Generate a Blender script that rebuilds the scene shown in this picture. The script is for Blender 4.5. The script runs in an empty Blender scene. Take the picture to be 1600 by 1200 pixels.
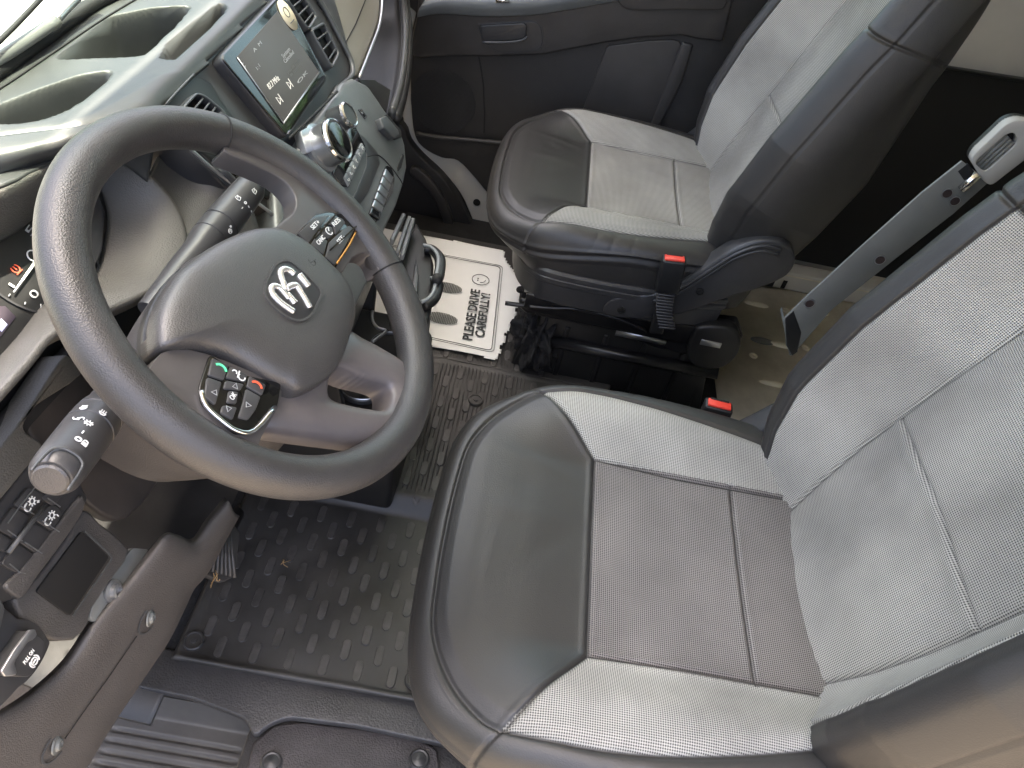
import bpy, bmesh, math
import numpy as np
from mathutils import Vector, Matrix
S = bpy.context.scene
COL = S.collection
PI = math.pi
rad = math.radians
# ------------------------------------------------------------------ camera
CPOS = np.array([0.0, 0.0, 1.28])
FPX, TH, RO, PS = 1200.0, rad(43.70), rad(13.0), rad(2.9)
_f = np.array([math.cos(TH)*math.cos(PS), -math.cos(TH)*math.sin(PS), -math.sin(TH)])
_r = np.cross(_f, [0, 0, 1]); _r /= np.linalg.norm(_r)
_u = np.cross(_r, _f)
_R = math.cos(RO)*_r + math.sin(RO)*_u
_U = -math.sin(RO)*_r + math.cos(RO)*_u
cd = bpy.data.cameras.new('Camera'); cam = bpy.data.objects.new('Camera', cd); COL.objects.link(cam)
cd.sensor_fit = 'HORIZONTAL'; cd.sensor_width = 36.0; cd.lens = 36.0*FPX/1600.0
cd.clip_start = 0.02; cd.clip_end = 400
cam.matrix_world = Matrix(((_R[0], _U[0], -_f[0], CPOS[0]), (_R[1], _U[1], -_f[1], CPOS[1]), (_R[2], _U[2], -_f[2], CPOS[2]), (0, 0, 0, 1)))
S.camera = cam
# ------------------------------------------------------------------ light
w = bpy.data.worlds.new('World'); S.world = w; w.use_nodes = True
nt = w.node_tree; nt.nodes.clear()
sky = nt.nodes.new('ShaderNodeTexSky'); sky.sky_type = 'NISHITA'; sky.sun_disc = False
SUN = Vector((0.12, -0.02, 0.99)).normalized()        # towards the sun
sky.sun_elevation = math.asin(SUN.z); sky.sun_rotation = math.atan2(SUN.x, SUN.y)
sky.air_density = 0.70; sky.dust_density = 8.5; sky.ozone_density = 0.0
bg = nt.nodes.new('ShaderNodeBackground'); bg.inputs['Strength'].default_value = 0.15
ow = nt.nodes.new('ShaderNodeOutputWorld')
nt.links.new(sky.outputs[0], bg.inputs[0]); nt.links.new(bg.outputs[0], ow.inputs[0])
sd = bpy.data.lights.new('Sun', 'SUN'); sd.energy = 4.0; sd.angle = rad(0.6); sd.color = (1.0, 0.93, 0.78)
so = bpy.data.objects.new('Sun', sd); COL.objects.link(so)
so.rotation_euler = SUN.to_track_quat('Z', 'Y').to_euler()
S.view_settings.view_transform = 'Standard'; S.view_settings.look = 'None'
S.view_settings.exposure = 3.0; S.view_settings.gamma = 1.0
S.view_settings.use_curve_mapping = False
S.render.engine = 'CYCLES'
S.cycles.max_bounces = 10; S.cycles.diffuse_bounces = 5; S.cycles.transparent_max_bounces = 12

# ------------------------------------------------------------------ measuring helpers
def ray(p):
    return _f + (p[0]-800.0)/FPX*_R - (p[1]-600.0)/FPX*_U
def on(px, py, x=None, y=None, z=None, pl=None):
    d = ray((px, py))
    if pl is not None:
        q, n = np.asarray(pl[0], float), np.asarray(pl[1], float); t = np.dot(q-CPOS, n)/np.dot(d, n)
    elif x is not None: t = (x-CPOS[0])/d[0]
    elif y is not None: t = (y-CPOS[1])/d[1]
    else: t = (z-CPOS[2])/d[2]
    return CPOS + t*d
def ons(pts, **k): return np.array([on(p[0], p[1], **k) for p in pts])
def crop(pts, ox, oy, s): return [(ox+p[0]/s, oy+p[1]/s) for p in pts]
class Plane:
    """a real flat surface: origin, unit normal, with an in-plane frame (a, b)"""
    def __init__(s, q, n, a=(1, 0, 0)):
        s.q = np.asarray(q, float); s.n = np.asarray(n, float)/np.linalg.norm(n)
        a = np.asarray(a, float); a = a-np.dot(a, s.n)*s.n; s.a = a/np.linalg.norm(a); s.b = np.cross(s.n, s.a)
    def off(s, h): return Plane(s.q+s.n*h, s.n, s.a)
    def px(s, pts): return ons(pts, pl=(s.q, s.n))
    def uv(s, P): P = np.asarray(P, float)-s.q; return np.stack([P@s.a, P@s.b], -1)
    def pt(s, uv, h=0.0):
        uv = np.asarray(uv, float); return s.q + uv[..., 0:1]*s.a + uv[..., 1:2]*s.b + np.asarray(h, float)[..., None]*s.n
def cr(P, m, closed=False):
    """Catmull-Rom upsampling of a polyline"""
    P = np.asarray(P, float); n = len(P); out = []
    rng = range(n if closed else n-1)
    for i in rng:
        if closed: p0, p1, p2, p3 = P[i-1], P[i], P[(i+1) % n], P[(i+2) % n]
        else: p0, p1, p2, p3 = P[max(i-1, 0)], P[i], P[i+1], P[min(i+2, n-1)]
        for k in range(m):
            t = k/m
            out.append(0.5*((2*p1)+(-p0+p2)*t+(2*p0-5*p1+4*p2-p3)*t*t+(-p0+3*p1-3*p2+p3)*t**3))
    if not closed: out.append(P[-1])
    return np.array(out)
def rounded(P, r, k=5):
    """round the corners of a closed polygon (any dimension)"""
    P = np.asarray(P, float); n = len(P); out = []
    for i in range(n):
        a, b, c = P[i-1], P[i], P[(i+1) % n]
        u, v = a-b, c-b; lu, lv = np.linalg.norm(u), np.linalg.norm(v)
        rr = r[i] if hasattr(r, '__len__') else r
        rr = min(rr, lu*.48, lv*.48); s_, e_ = b+u/lu*rr, b+v/lv*rr
        for j in range(k+1):
            t = j/k; out.append((1-t)**2*s_+2*t*(1-t)*b+t*t*e_)
    return np.array(out)
def sstep(x, a, b):
    t = np.clip((x-a)/(b-a), 0, 1); return t*t*(3-2*t)
def polydist(P, L):
    """distance of 2D points P (N,2) to polyline L"""
    best = np.full(len(P), 1e9)
    for i in range(len(L)-1):
        a, b = np.array(L[i]), np.array(L[i+1]); ab = b-a
        t = np.clip(((P-a)@ab)/(ab@ab+1e-12), 0, 1)
        d = np.linalg.norm(P-(a+t[:, None]*ab), axis=1); best = np.minimum(best, d)
    return best
def inpoly(P, L):
    x, y = P[:, 0], P[:, 1]; c = np.zeros(len(P), bool); n = len(L)
    for i in range(n):
        x1, y1 = L[i]; x2, y2 = L[(i+1) % n]
        m = ((y1 > y) != (y2 > y)) & (x < (x2-x1)*(y-y1)/((y2-y1)+1e-15)+x1); c ^= m
    return c

# ------------------------------------------------------------------ object helpers
ORG = {}
def tag(o, label=None, cat=None, group=None, kind=None):
    if label: o['label'] = label
    if cat: o['category'] = cat
    if group: o['group'] = group
    if kind: o['kind'] = kind
    return o
def thing(name, label, cat, loc, group=None, kind=None):
    o = bpy.data.objects.new(name, None); COL.objects.link(o); o.location = loc; o.empty_display_size = .05
    ORG[o] = np.array(loc, float); tag(o, label, cat, group, kind); return o
def mesh(name, V, F, mat, parent=None, smooth=True, loc=None):
    V = np.asarray(V, float)
    org = ORG[parent] if parent is not None else (np.array(loc, float) if loc is not None else V.mean(0)*0)
    me = bpy.data.meshes.new(name)
    F = np.asarray(F) if not isinstance(F, list) else F
    if isinstance(F, np.ndarray):
        k = F.shape[1]; me.vertices.add(len(V)); me.vertices.foreach_set('co', (V-org).ravel())
        me.loops.add(F.size); me.loops.foreach_set('vertex_index', F.ravel().astype(np.int32))
        me.polygons.add(len(F)); me.polygons.foreach_set('loop_start', (np.arange(len(F))*k).astype(np.int32))
        me.update(calc_edges=True)
    else:
        me.from_pydata([tuple(v) for v in (V-org)], [], [tuple(int(i) for i in f) for f in F]); me.update()
    me.polygons.foreach_set('use_smooth', [smooth]*len(me.polygons))
    for m in (mat if isinstance(mat, (list, tuple)) else [mat]): me.materials.append(m)
    o = bpy.data.objects.new(name, me); COL.objects.link(o)
    ORG[o] = org
    if parent is not None: o.parent = parent
    else: o.location = org
    return o
def bevel(o, w_, seg=3, ang=35):
    b = o.modifiers.new('Bevel', 'BEVEL'); b.width = w_; b.segments = seg; b.limit_method = 'ANGLE'; b.angle_limit = rad(ang)
    b.use_clamp_overlap = True; b.harden_normals = False
    return o
def slab(name, P3, n, t, mat, parent=None, bev=.002, seg=3, loc=None):
    """closed polygon P3 extruded by t against its normal n"""
    P3 = np.asarray(P3, float); n = np.asarray(n, float)/np.linalg.norm(n); m = len(P3)
    V = np.vstack([P3, P3-n*t]); F = [tuple(range(m)), tuple(range(2*m-1, m-1, -1))]
    F += [(i, i+m, (i+1) % m+m, (i+1) % m) for i in range(m)]
    nn = sum((np.cross(P3[i]-P3[0], P3[(i+1) % m]-P3[0]) for i in range(1, m-1)), np.zeros(3))
    if np.dot(nn, n) < 0: F = [f[::-1] for f in F]
    o = mesh(name, V, F, mat, parent, True, loc)
    if bev: bevel(o, bev, seg)
    return o
def frame_ring(name, outer, inner, n, t, mat, parent=None, bev=.0015, loc=None):
    outer = np.asarray(outer, float); inner = np.asarray(inner, float); m = len(outer); n = np.asarray(n, float)/np.linalg.norm(n)
    V = np.vstack([outer, inner, outer-n*t, inner-n*t]); F = []
    for i in range(m):
        j = (i+1) % m
        F += [(i, j, m+j, m+i), (2*m+i, 3*m+i, 3*m+j, 2*m+j), (i, 2*m+i, 2*m+j, j), (m+i, m+j, 3*m+j, 3*m+i)]
    o = mesh(name, V, F, mat, parent, True, loc)
    bm = bmesh.new(); bm.from_mesh(o.data); bmesh.ops.recalc_face_normals(bm, faces=bm.faces); bm.to_mesh(o.data); bm.free()
    if bev: bevel(o, bev, 2)
    return o
def gridfaces(nr, nc, wrap=False):
    i = np.arange(nr-1)[:, None]; j = np.arange(nc if wrap else nc-1)[None, :]
    a = i*nc+j; b = i*nc+(j+1) % nc
    return np.stack([a, b, b+nc, a+nc], -1).reshape(-1, 4)
def patch(name, rows, mat, parent=None, up=6, thick=.003, flip=False, loc=None, offs=-1):
    """smooth sheet through rows of points, given real thickness"""
    R = np.array([cr(r, up) for r in np.asarray(rows, float)])
    R = np.array([cr(R[:, j], up) for j in range(R.shape[1])]).transpose(1, 0, 2)
    nr, nc = R.shape[:2]; F = gridfaces(nr, nc)
    if flip: F = F[:, ::-1]
    o = mesh(name, R.reshape(-1, 3), F, mat, parent, True, loc)
    if thick:
        s_ = o.modifiers.new('Solidify', 'SOLIDIFY'); s_.thickness = thick; s_.offset = offs
    return o
def dome(name, outl, pl, mat, parent=None, h=.01, base=-.01, rings=14, p=2.4, edge=.0, loc=None, center=None, dish=0):
    """outline (2D in plane pl) filled with a soft dome of height h and a side wall down to base"""
    outl = np.asarray(outl, float); c = outl.mean(0) if center is None else np.asarray(center); m = len(outl)
    V = []; 
    ts = np.linspace(0, 1, rings)[1:]; ts = 1-(1-ts)**1.5
    V.append(pl.pt(c[None], np.array([h-dish]))[0])
    for t in ts:
        hh = h*(1-t**p)**(1/p) if t < 1 else 0
        hh -= dish*(1-t)**2
        V += list(pl.pt(c+(outl-c)*t, np.full(m, hh)))
    V += list(pl.pt(c+(outl-c)*1.0, np.full(m, base)))
    nr = len(ts)+1; F = [(0, 1+i, 1+(i+1) % m) for i in range(m)]
    for r in range(nr-1):
        F += [(1+r*m+i, 1+(r+1)*m+i, 1+(r+1)*m+(i+1) % m, 1+r*m+(i+1) % m) for i in range(m)]
    F.append(tuple(1+(nr-1)*m+i for i in range(m))[::-1])
    # orientation
    a = outl; area = 0.5*np.sum(a[:, 0]*np.roll(a[:, 1], -1)-np.roll(a[:, 0], -1)*a[:, 1])
    if area < 0: F = [f[::-1] for f in F]
    return mesh(name, V, F, mat, parent, True, loc)
def tube(name, path, r, mat, parent=None, seg=14, closed=False, up=0, flat=None, loc=None, caps=True, axis=None):
    """swept tube; r scalar or per point; flat=(ky, kn): cross-section scale against axis"""
    P = np.asarray(path, float)
    rr = np.full(len(P), r, float) if np.isscalar(r) else np.asarray(r, float)
    if up:
        PR = cr(np.column_stack([P, rr]), up, closed); P, rr = PR[:, :3], PR[:, 3]
    n = len(P); T = np.gradient(P, axis=0) if not closed else (np.roll(P, -1, 0)-np.roll(P, 1, 0))
    T /= np.linalg.norm(T, axis=1)[:, None]+1e-12
    ref = np.asarray(axis, float) if axis is not None else (np.array([0, 0, 1.]) if abs(T[0][2]) < .9 else np.array([1., 0, 0]))
    V = []; a = np.linspace(0, 2*PI, seg, endpoint=False)
    nv = None
    for i in range(n):
        if axis is not None or nv is None: nv = ref-np.dot(ref, T[i])*T[i]
        else: nv = nv-np.dot(nv, T[i])*T[i]
        nv /= np.linalg.norm(nv)+1e-12
        bv = np.cross(T[i], nv); kn, kb = flat if flat else (1, 1)
        V += list(P[i]+rr[i]*(np.cos(a)[:, None]*nv*kn+np.sin(a)[:, None]*bv*kb))
    F = []
    for i in range(n if closed else n-1):
        i2 = (i+1) % n
        F += [(i*seg+j, i*seg+(j+1) % seg, i2*seg+(j+1) % seg, i2*seg+j) for j in range(seg)]
    if not closed and caps: F += [tuple(range(seg))[::-1], tuple((n-1)*seg+j for j in range(seg))]
    return mesh(name, V, F, mat, parent, True, loc)
def lathe(name, prof, q, ax, mat, parent=None, seg=40, loc=None, ang=30, caps=True):
    """prof: list of (radius, height along ax)"""
    q = np.asarray(q, float); ax = np.asarray(ax, float)/np.linalg.norm(ax)
    a = np.cross(ax, [1, 0, 0]) if abs(ax[0]) < .9 else np.cross(ax, [0, 1, 0]); a /= np.linalg.norm(a); b = np.cross(ax, a)
    t = np.linspace(0, 2*PI, seg, endpoint=False); V = []
    for r, h in prof: V += list(q+ax*h+r*(np.cos(t)[:, None]*a+np.sin(t)[:, None]*b))
    F = []
    for i in range(len(prof)-1): F += [(i*seg+j, i*seg+(j+1) % seg, (i+1)*seg+(j+1) % seg, (i+1)*seg+j) for j in range(seg)]
    if caps: F += [tuple(range(seg))[::-1], tuple((len(prof)-1)*seg+j for j in range(seg))]
    o = mesh(name, V, F, mat, parent, True, loc)
    o.data.set_sharp_from_angle(angle=rad(ang)) if hasattr(o.data, 'set_sharp_from_angle') else None
    return o
def absorb(o, parts, m):
    """moulded surface pattern added to the mesh of its own part, in a second material"""
    o.data.materials.append(m); mi = len(o.data.materials)-1
    bm = bmesh.new(); bm.from_mesh(o.data); org = ORG[o]
    for V, F in parts:
        vs = [bm.verts.new(Vector(np.asarray(v, float)-org)) for v in V]
        for f in F:
            try:
                q = bm.faces.new([vs[i] for i in f]); q.material_index = mi
            except ValueError: pass
    bm.to_mesh(o.data); bm.free()
def box(name, c, sx, sy, sz, mat, parent=None, bev=.002, ax=None, loc=None, seg=2):
    c = np.asarray(c, float); A = np.eye(3) if ax is None else np.asarray(ax, float)
    P = [c+A[0]*sx/2*i+A[1]*sy/2*j+A[2]*sz/2 for i, j in ((-1, -1), (1, -1), (1, 1), (-1, 1))]
    return slab(name, P, A[2], sz, mat, parent, bev, seg, loc)
def sharp(o, a=40):
    if hasattr(o.data, 'set_sharp_from_angle'): o.data.set_sharp_from_angle(angle=rad(a))
    return o
def text(s_, size, org, xd, yd, mat, parent, name='lettering', h=.0003, align='CENTER', bold=0.0, ysc=1.0, loc=None):
    cu = bpy.data.curves.new('t', 'FONT'); cu.body = s_; cu.size = size; cu.align_x = align; cu.align_y = 'CENTER'
    cu.extrude = h; cu.offset = bold; cu.resolution_u = 3
    t = bpy.data.objects.new('t', cu); COL.objects.link(t)
    bpy.context.view_layer.update()
    dg = bpy.context.evaluated_depsgraph_get(); me = bpy.data.meshes.new_from_object(t.evaluated_get(dg))
    bpy.data.objects.remove(t); V = np.array([v.co[:] for v in me.vertices]).reshape(-1, 3); F = [tuple(p.vertices) for p in me.polygons]
    xd = np.asarray(xd, float); xd = xd/np.linalg.norm(xd); yd = np.asarray(yd, float); yd = yd-np.dot(yd, xd)*xd; yd /= np.linalg.norm(yd); zd = np.cross(xd, yd)
    W = np.asarray(org, float)+V[:, 0:1]*xd+V[:, 1:2]*yd*ysc+V[:, 2:3]*zd
    return mesh(name, W, F, mat, parent, False, loc)
def join(name, parts, mat, parent=None, loc=None, smooth=True):
    """several (V,F) pieces as one mesh"""
    V = []; F = []
    for v, f in parts:
        k = len(V); V += list(np.asarray(v, float)); F += [tuple(i+k for i in ff) for ff in f]
    return mesh(name, V, F, mat, parent, smooth, loc)
def strokes(name, polys, pl, wd, mat, parent, h=.0006, closed=False):
    """thin raised line marks drawn on a plane (icons, grooves, seams)"""
    parts = []
    for uv in polys:
        cl = closed
        uv = np.asarray(uv, float)
        if np.allclose(uv[0], uv[-1]): uv = uv[:-1]; cl = True
        n = len(uv); T = np.zeros_like(uv)
        for i in range(n):
            if cl: T[i] = uv[(i+1) % n]-uv[i-1]
            else: T[i] = uv[min(i+1, n-1)]-uv[max(i-1, 0)]
        T /= np.linalg.norm(T, axis=1)[:, None]+1e-12; N = np.stack([-T[:, 1], T[:, 0]], 1)*wd/2
        V = np.vstack([pl.pt(uv+N, np.full(n, h)), pl.pt(uv-N, np.full(n, h)), pl.pt(uv+N, np.full(n, -.0002)), pl.pt(uv-N, np.full(n, -.0002))])
        F = []
        for i in range(n if cl else n-1):
            j = (i+1) % n
            F += [(i+n, j+n, j, i), (i, j, j+2*n, i+2*n), (i+n, i+3*n, j+3*n, j+n)]
        if not cl: F += [(0, 2*n, 3*n, n), (n-1, 2*n-1, 4*n-1, 3*n-1)]
        parts.append((V, F))
    return join(name, parts, mat, parent, smooth=False)
def arc(cx, cy, r, a0, a1, n=16, ry=None):
    t = np.linspace(rad(a0), rad(a1), n); return [(cx+r*math.cos(v), cy+(ry or r)*math.sin(v)) for v in t]

# ------------------------------------------------------------------ materials
def mat(name, col, rough=.5, metal=0.0, spec=.5, bump=0.0, scale=500.0, kind='noise', var=0.0, vscale=6.0, coat=0.0, col2=None, stretch=None, emis=None, rvar=0.0):
    m = bpy.data.materials.new(name); m.use_nodes = True; N, L = m.node_tree.nodes, m.node_tree.links
    b = N['Principled BSDF']
    b.inputs['Base Color'].default_value = (*col, 1); b.inputs['Roughness'].default_value = rough
    b.inputs['Metallic'].default_value = metal; b.inputs['Specular IOR Level'].default_value = spec
    if coat: b.inputs['Coat Weight'].default_value = coat; b.inputs['Coat Roughness'].default_value = .05
    if emis: b.inputs['Emission Color'].default_value = (*emis[:3], 1); b.inputs['Emission Strength'].default_value = emis[3]
    tc = N.new('ShaderNodeTexCoord'); src = tc.outputs['Object']
    if stretch:
        mp = N.new('ShaderNodeMapping'); mp.inputs['Scale'].default_value = stretch; L.new(src, mp.inputs[0]); src = mp.outputs[0]
    if bump:
        if kind == 'noise':
            t = N.new('ShaderNodeTexNoise'); t.inputs['Scale'].default_value = scale; t.inputs['Detail'].default_value = 2; o = t.outputs[0]
        else:
            t = N.new('ShaderNodeTexVoronoi'); t.inputs['Scale'].default_value = scale; o = t.outputs['Distance']
        L.new(src, t.inputs['Vector'])
        bp = N.new('ShaderNodeBump'); bp.inputs['Strength'].default_value = 1.0; bp.inputs['Distance'].default_value = bump
        if kind != 'noise': bp.invert = True
        L.new(o, bp.inputs['Height']); L.new(bp.outputs[0], b.inputs['Normal'])
    if var or col2:
        t2 = N.new('ShaderNodeTexNoise'); t2.inputs['Scale'].default_value = vscale; t2.inputs['Detail'].default_value = 6; t2.inputs['Roughness'].default_value = .65
        L.new(tc.outputs['Object'], t2.inputs['Vector'])
        rp = N.new('ShaderNodeValToRGB'); rp.color_ramp.elements[0].position = .35; rp.color_ramp.elements[1].position = .68
        c2 = col2 if col2 else tuple(c*(1+var) for c in col); c1 = col if col2 else tuple(c*(1-var) for c in col)
        rp.color_ramp.elements[0].color = (*c1, 1); rp.color_ramp.elements[1].color = (*c2, 1)
        L.new(t2.outputs[0], rp.inputs[0]); L.new(rp.outputs[0], b.inputs['Base Color'])
        if rvar:
            mr = N.new('ShaderNodeMapRange'); mr.inputs['From Min'].default_value = .3; mr.inputs['From Max'].default_value = .7
            mr.inputs['To Min'].default_value = rough-rvar; mr.inputs['To Max'].default_value = rough+rvar
            L.new(t2.outputs[0], mr.inputs['Value']); L.new(mr.outputs[0], b.inputs['Roughness'])
    return m
M = {}
M['dash'] = mat('dash_plastic', (.045, .045, .044), .48, bump=.00018, scale=700, kind='vor', var=.18, vscale=9, rvar=.06)
M['dash_top'] = mat('dash_top_plastic', (.046, .048, .046), .42, bump=.00012, scale=600, var=.15, vscale=12, rvar=.05)
M['dash_grain'] = mat('coarse_grain_plastic', (.062, .059, .056), .5, bump=.0003, scale=620, kind='vor', var=.2, vscale=14)
M['smooth'] = mat('smooth_dark_plastic', (.035, .035, .036), .38, var=.15, vscale=15, rvar=.08)
M['satin'] = mat('satin_grey_plastic', (.060, .063, .064), .33, bump=.0001, scale=900, var=.15, vscale=10)
M['console'] = mat('console_sheen_plastic', (.10, .108, .108), .36, spec=.8, bump=.0001, scale=800, var=.12, vscale=14)  # paler, cooler base colour carries the sky's reflection
M['badge'] = mat('badge_metal', (.88, .87, .84), .24, metal=.75)
M['palegrey'] = mat('pale_grey_trim', (.20, .215, .22), .32, var=.08, vscale=20)
M['black'] = mat('black_plastic', (.012, .012, .012), .45, var=.25, vscale=20)
M['void'] = mat('deep_black_plastic', (.006, .006, .006), .7)
M['gloss'] = mat('gloss_black', (.008, .008, .008), .06, coat=.6)
M['spoke_lit'] = mat('lit_spoke_plastic', (.12, .108, .106), .36, bump=.00006, scale=900, var=.08, vscale=20)  # lit copy of the spoke plastic, the light put into its colour
M['chrome'] = mat('chrome', (.80, .80, .80), .12, metal=1.0)
M['silver'] = mat('silver_trim', (.42, .43, .44), .28, metal=.85)
M['white'] = mat('white_print', (.75, .76, .74), .6)
M['whitedim'] = mat('grey_print', (.36, .37, .37), .6)
M['rim'] = mat('rim_leather', (.040, .038, .037), .40, spec=.65, bump=.00026, scale=760, kind='vor', var=.15, vscale=18, rvar=.05)
M['hub'] = mat('hub_plastic', (.056, .054, .053), .38, spec=.8, bump=.00024, scale=760, kind='vor', var=.08, vscale=14, rvar=.05)
M['spoke'] = mat('spoke_plastic', (.075, .070, .068), .33, bump=.00005, scale=900, var=.1, vscale=20, rvar=.05)
M['rubber'] = mat('mat_rubber', (.040, .0385, .0375), .46, bump=.00012, scale=450, var=.35, vscale=7, rvar=.12)
M['slot'] = mat('mat_rubber_worn', (.064, .061, .059), .42, bump=.0001, scale=500, var=.35, vscale=30)
M['carpet'] = mat('carpet', (.014, .014, .015), .95, bump=.002, scale=260, var=.4, vscale=25)
M['body'] = mat('body_paint', (.56, .54, .49), .30, var=.06, vscale=5)
M['doorp'] = mat('door_plastic', (.039, .036, .034), .47, bump=.00035, scale=500, var=.2, vscale=5, rvar=.07)
M['doorlow'] = mat('door_plastic_low', (.024, .0222, .021), .55, bump=.0004, scale=450, var=.2, vscale=5)
M['glass'] = None
M['red'] = mat('red_plastic', (.72, .055, .035), .35)
M['steel'] = mat('painted_steel', (.155, .16, .15), .42, var=.12, vscale=9, bump=.0001, scale=80)
M['blackmetal'] = mat('black_metal', (.011, .011, .012), .32, var=.3, vscale=12)
M['paper'] = mat('paper', (.76, .77, .75), .75, var=.03, vscale=9, bump=.0012, scale=7)
M['ink'] = mat('ink', (.035, .04, .04), .7)
M['inkgrey'] = mat('ink_grey', (.12, .125, .12), .7)
M['cloth'] = mat('cloth', (.011, .011, .012), .9, bump=.0015, scale=220, var=.4, vscale=30)
M['cream'] = mat('dirty_cream_metal', (.74, .69, .55), .5, col2=(.50, .45, .34), vscale=7, bump=.0006, scale=40)
M['panel'] = mat('black_panel', (.009, .009, .008), .75, bump=.0006, scale=30, var=.2, vscale=3)
M['asphalt'] = mat('warm_concrete', (.155, .125, .092), .9, bump=.003, scale=60, var=.12, vscale=3)
M['hood'] = mat('hood_paint', (.72, .71, .66), .25)
M['grass'] = mat('lawn', (.07, .12, .025), .9, bump=.02, scale=8, var=.4, vscale=1.2)
M['wheat'] = mat('cream_sticker', (.70, .64, .46), .5)
M['screen'] = mat('display', (.055, .051, .047), .35, spec=.3, emis=(.55, .52, .50, .012))
M['lit'] = mat('lit_mark', (.7, .68, .62), .5, emis=(1, .93, .82, .04))
M['litred'] = mat('lit_red', (.6, .1, .05), .5, emis=(1, .12, .04, .05))
M['litgreen'] = mat('green_mark', (.1, .6, .3), .5, emis=(.1, .8, .35, .08))
M['litblue'] = mat('lit_panel', (.5, .5, .7), .5, emis=(.6, .62, .95, .15))
def glass_mat():
    m = bpy.data.materials.new('window_glass'); m.use_nodes = True; N, L = m.node_tree.nodes, m.node_tree.links
    N.clear(); o = N.new('ShaderNodeOutputMaterial'); mx = N.new('ShaderNodeMixShader'); t = N.new('ShaderNodeBsdfTransparent'); g = N.new('ShaderNodeBsdfGlossy')
    t.inputs[0].default_value = (.80, .92, .86, 1); g.inputs['Roughness'].default_value = .02
    fr = N.new('ShaderNodeFresnel'); fr.inputs[0].default_value = 1.45
    L.new(fr.outputs[0], mx.inputs[0]); L.new(t.outputs[0], mx.inputs[1]); L.new(g.outputs[0], mx.inputs[2]); L.new(mx.outputs[0], o.inputs[0]); return m
M['glass'] = glass_mat()

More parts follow.
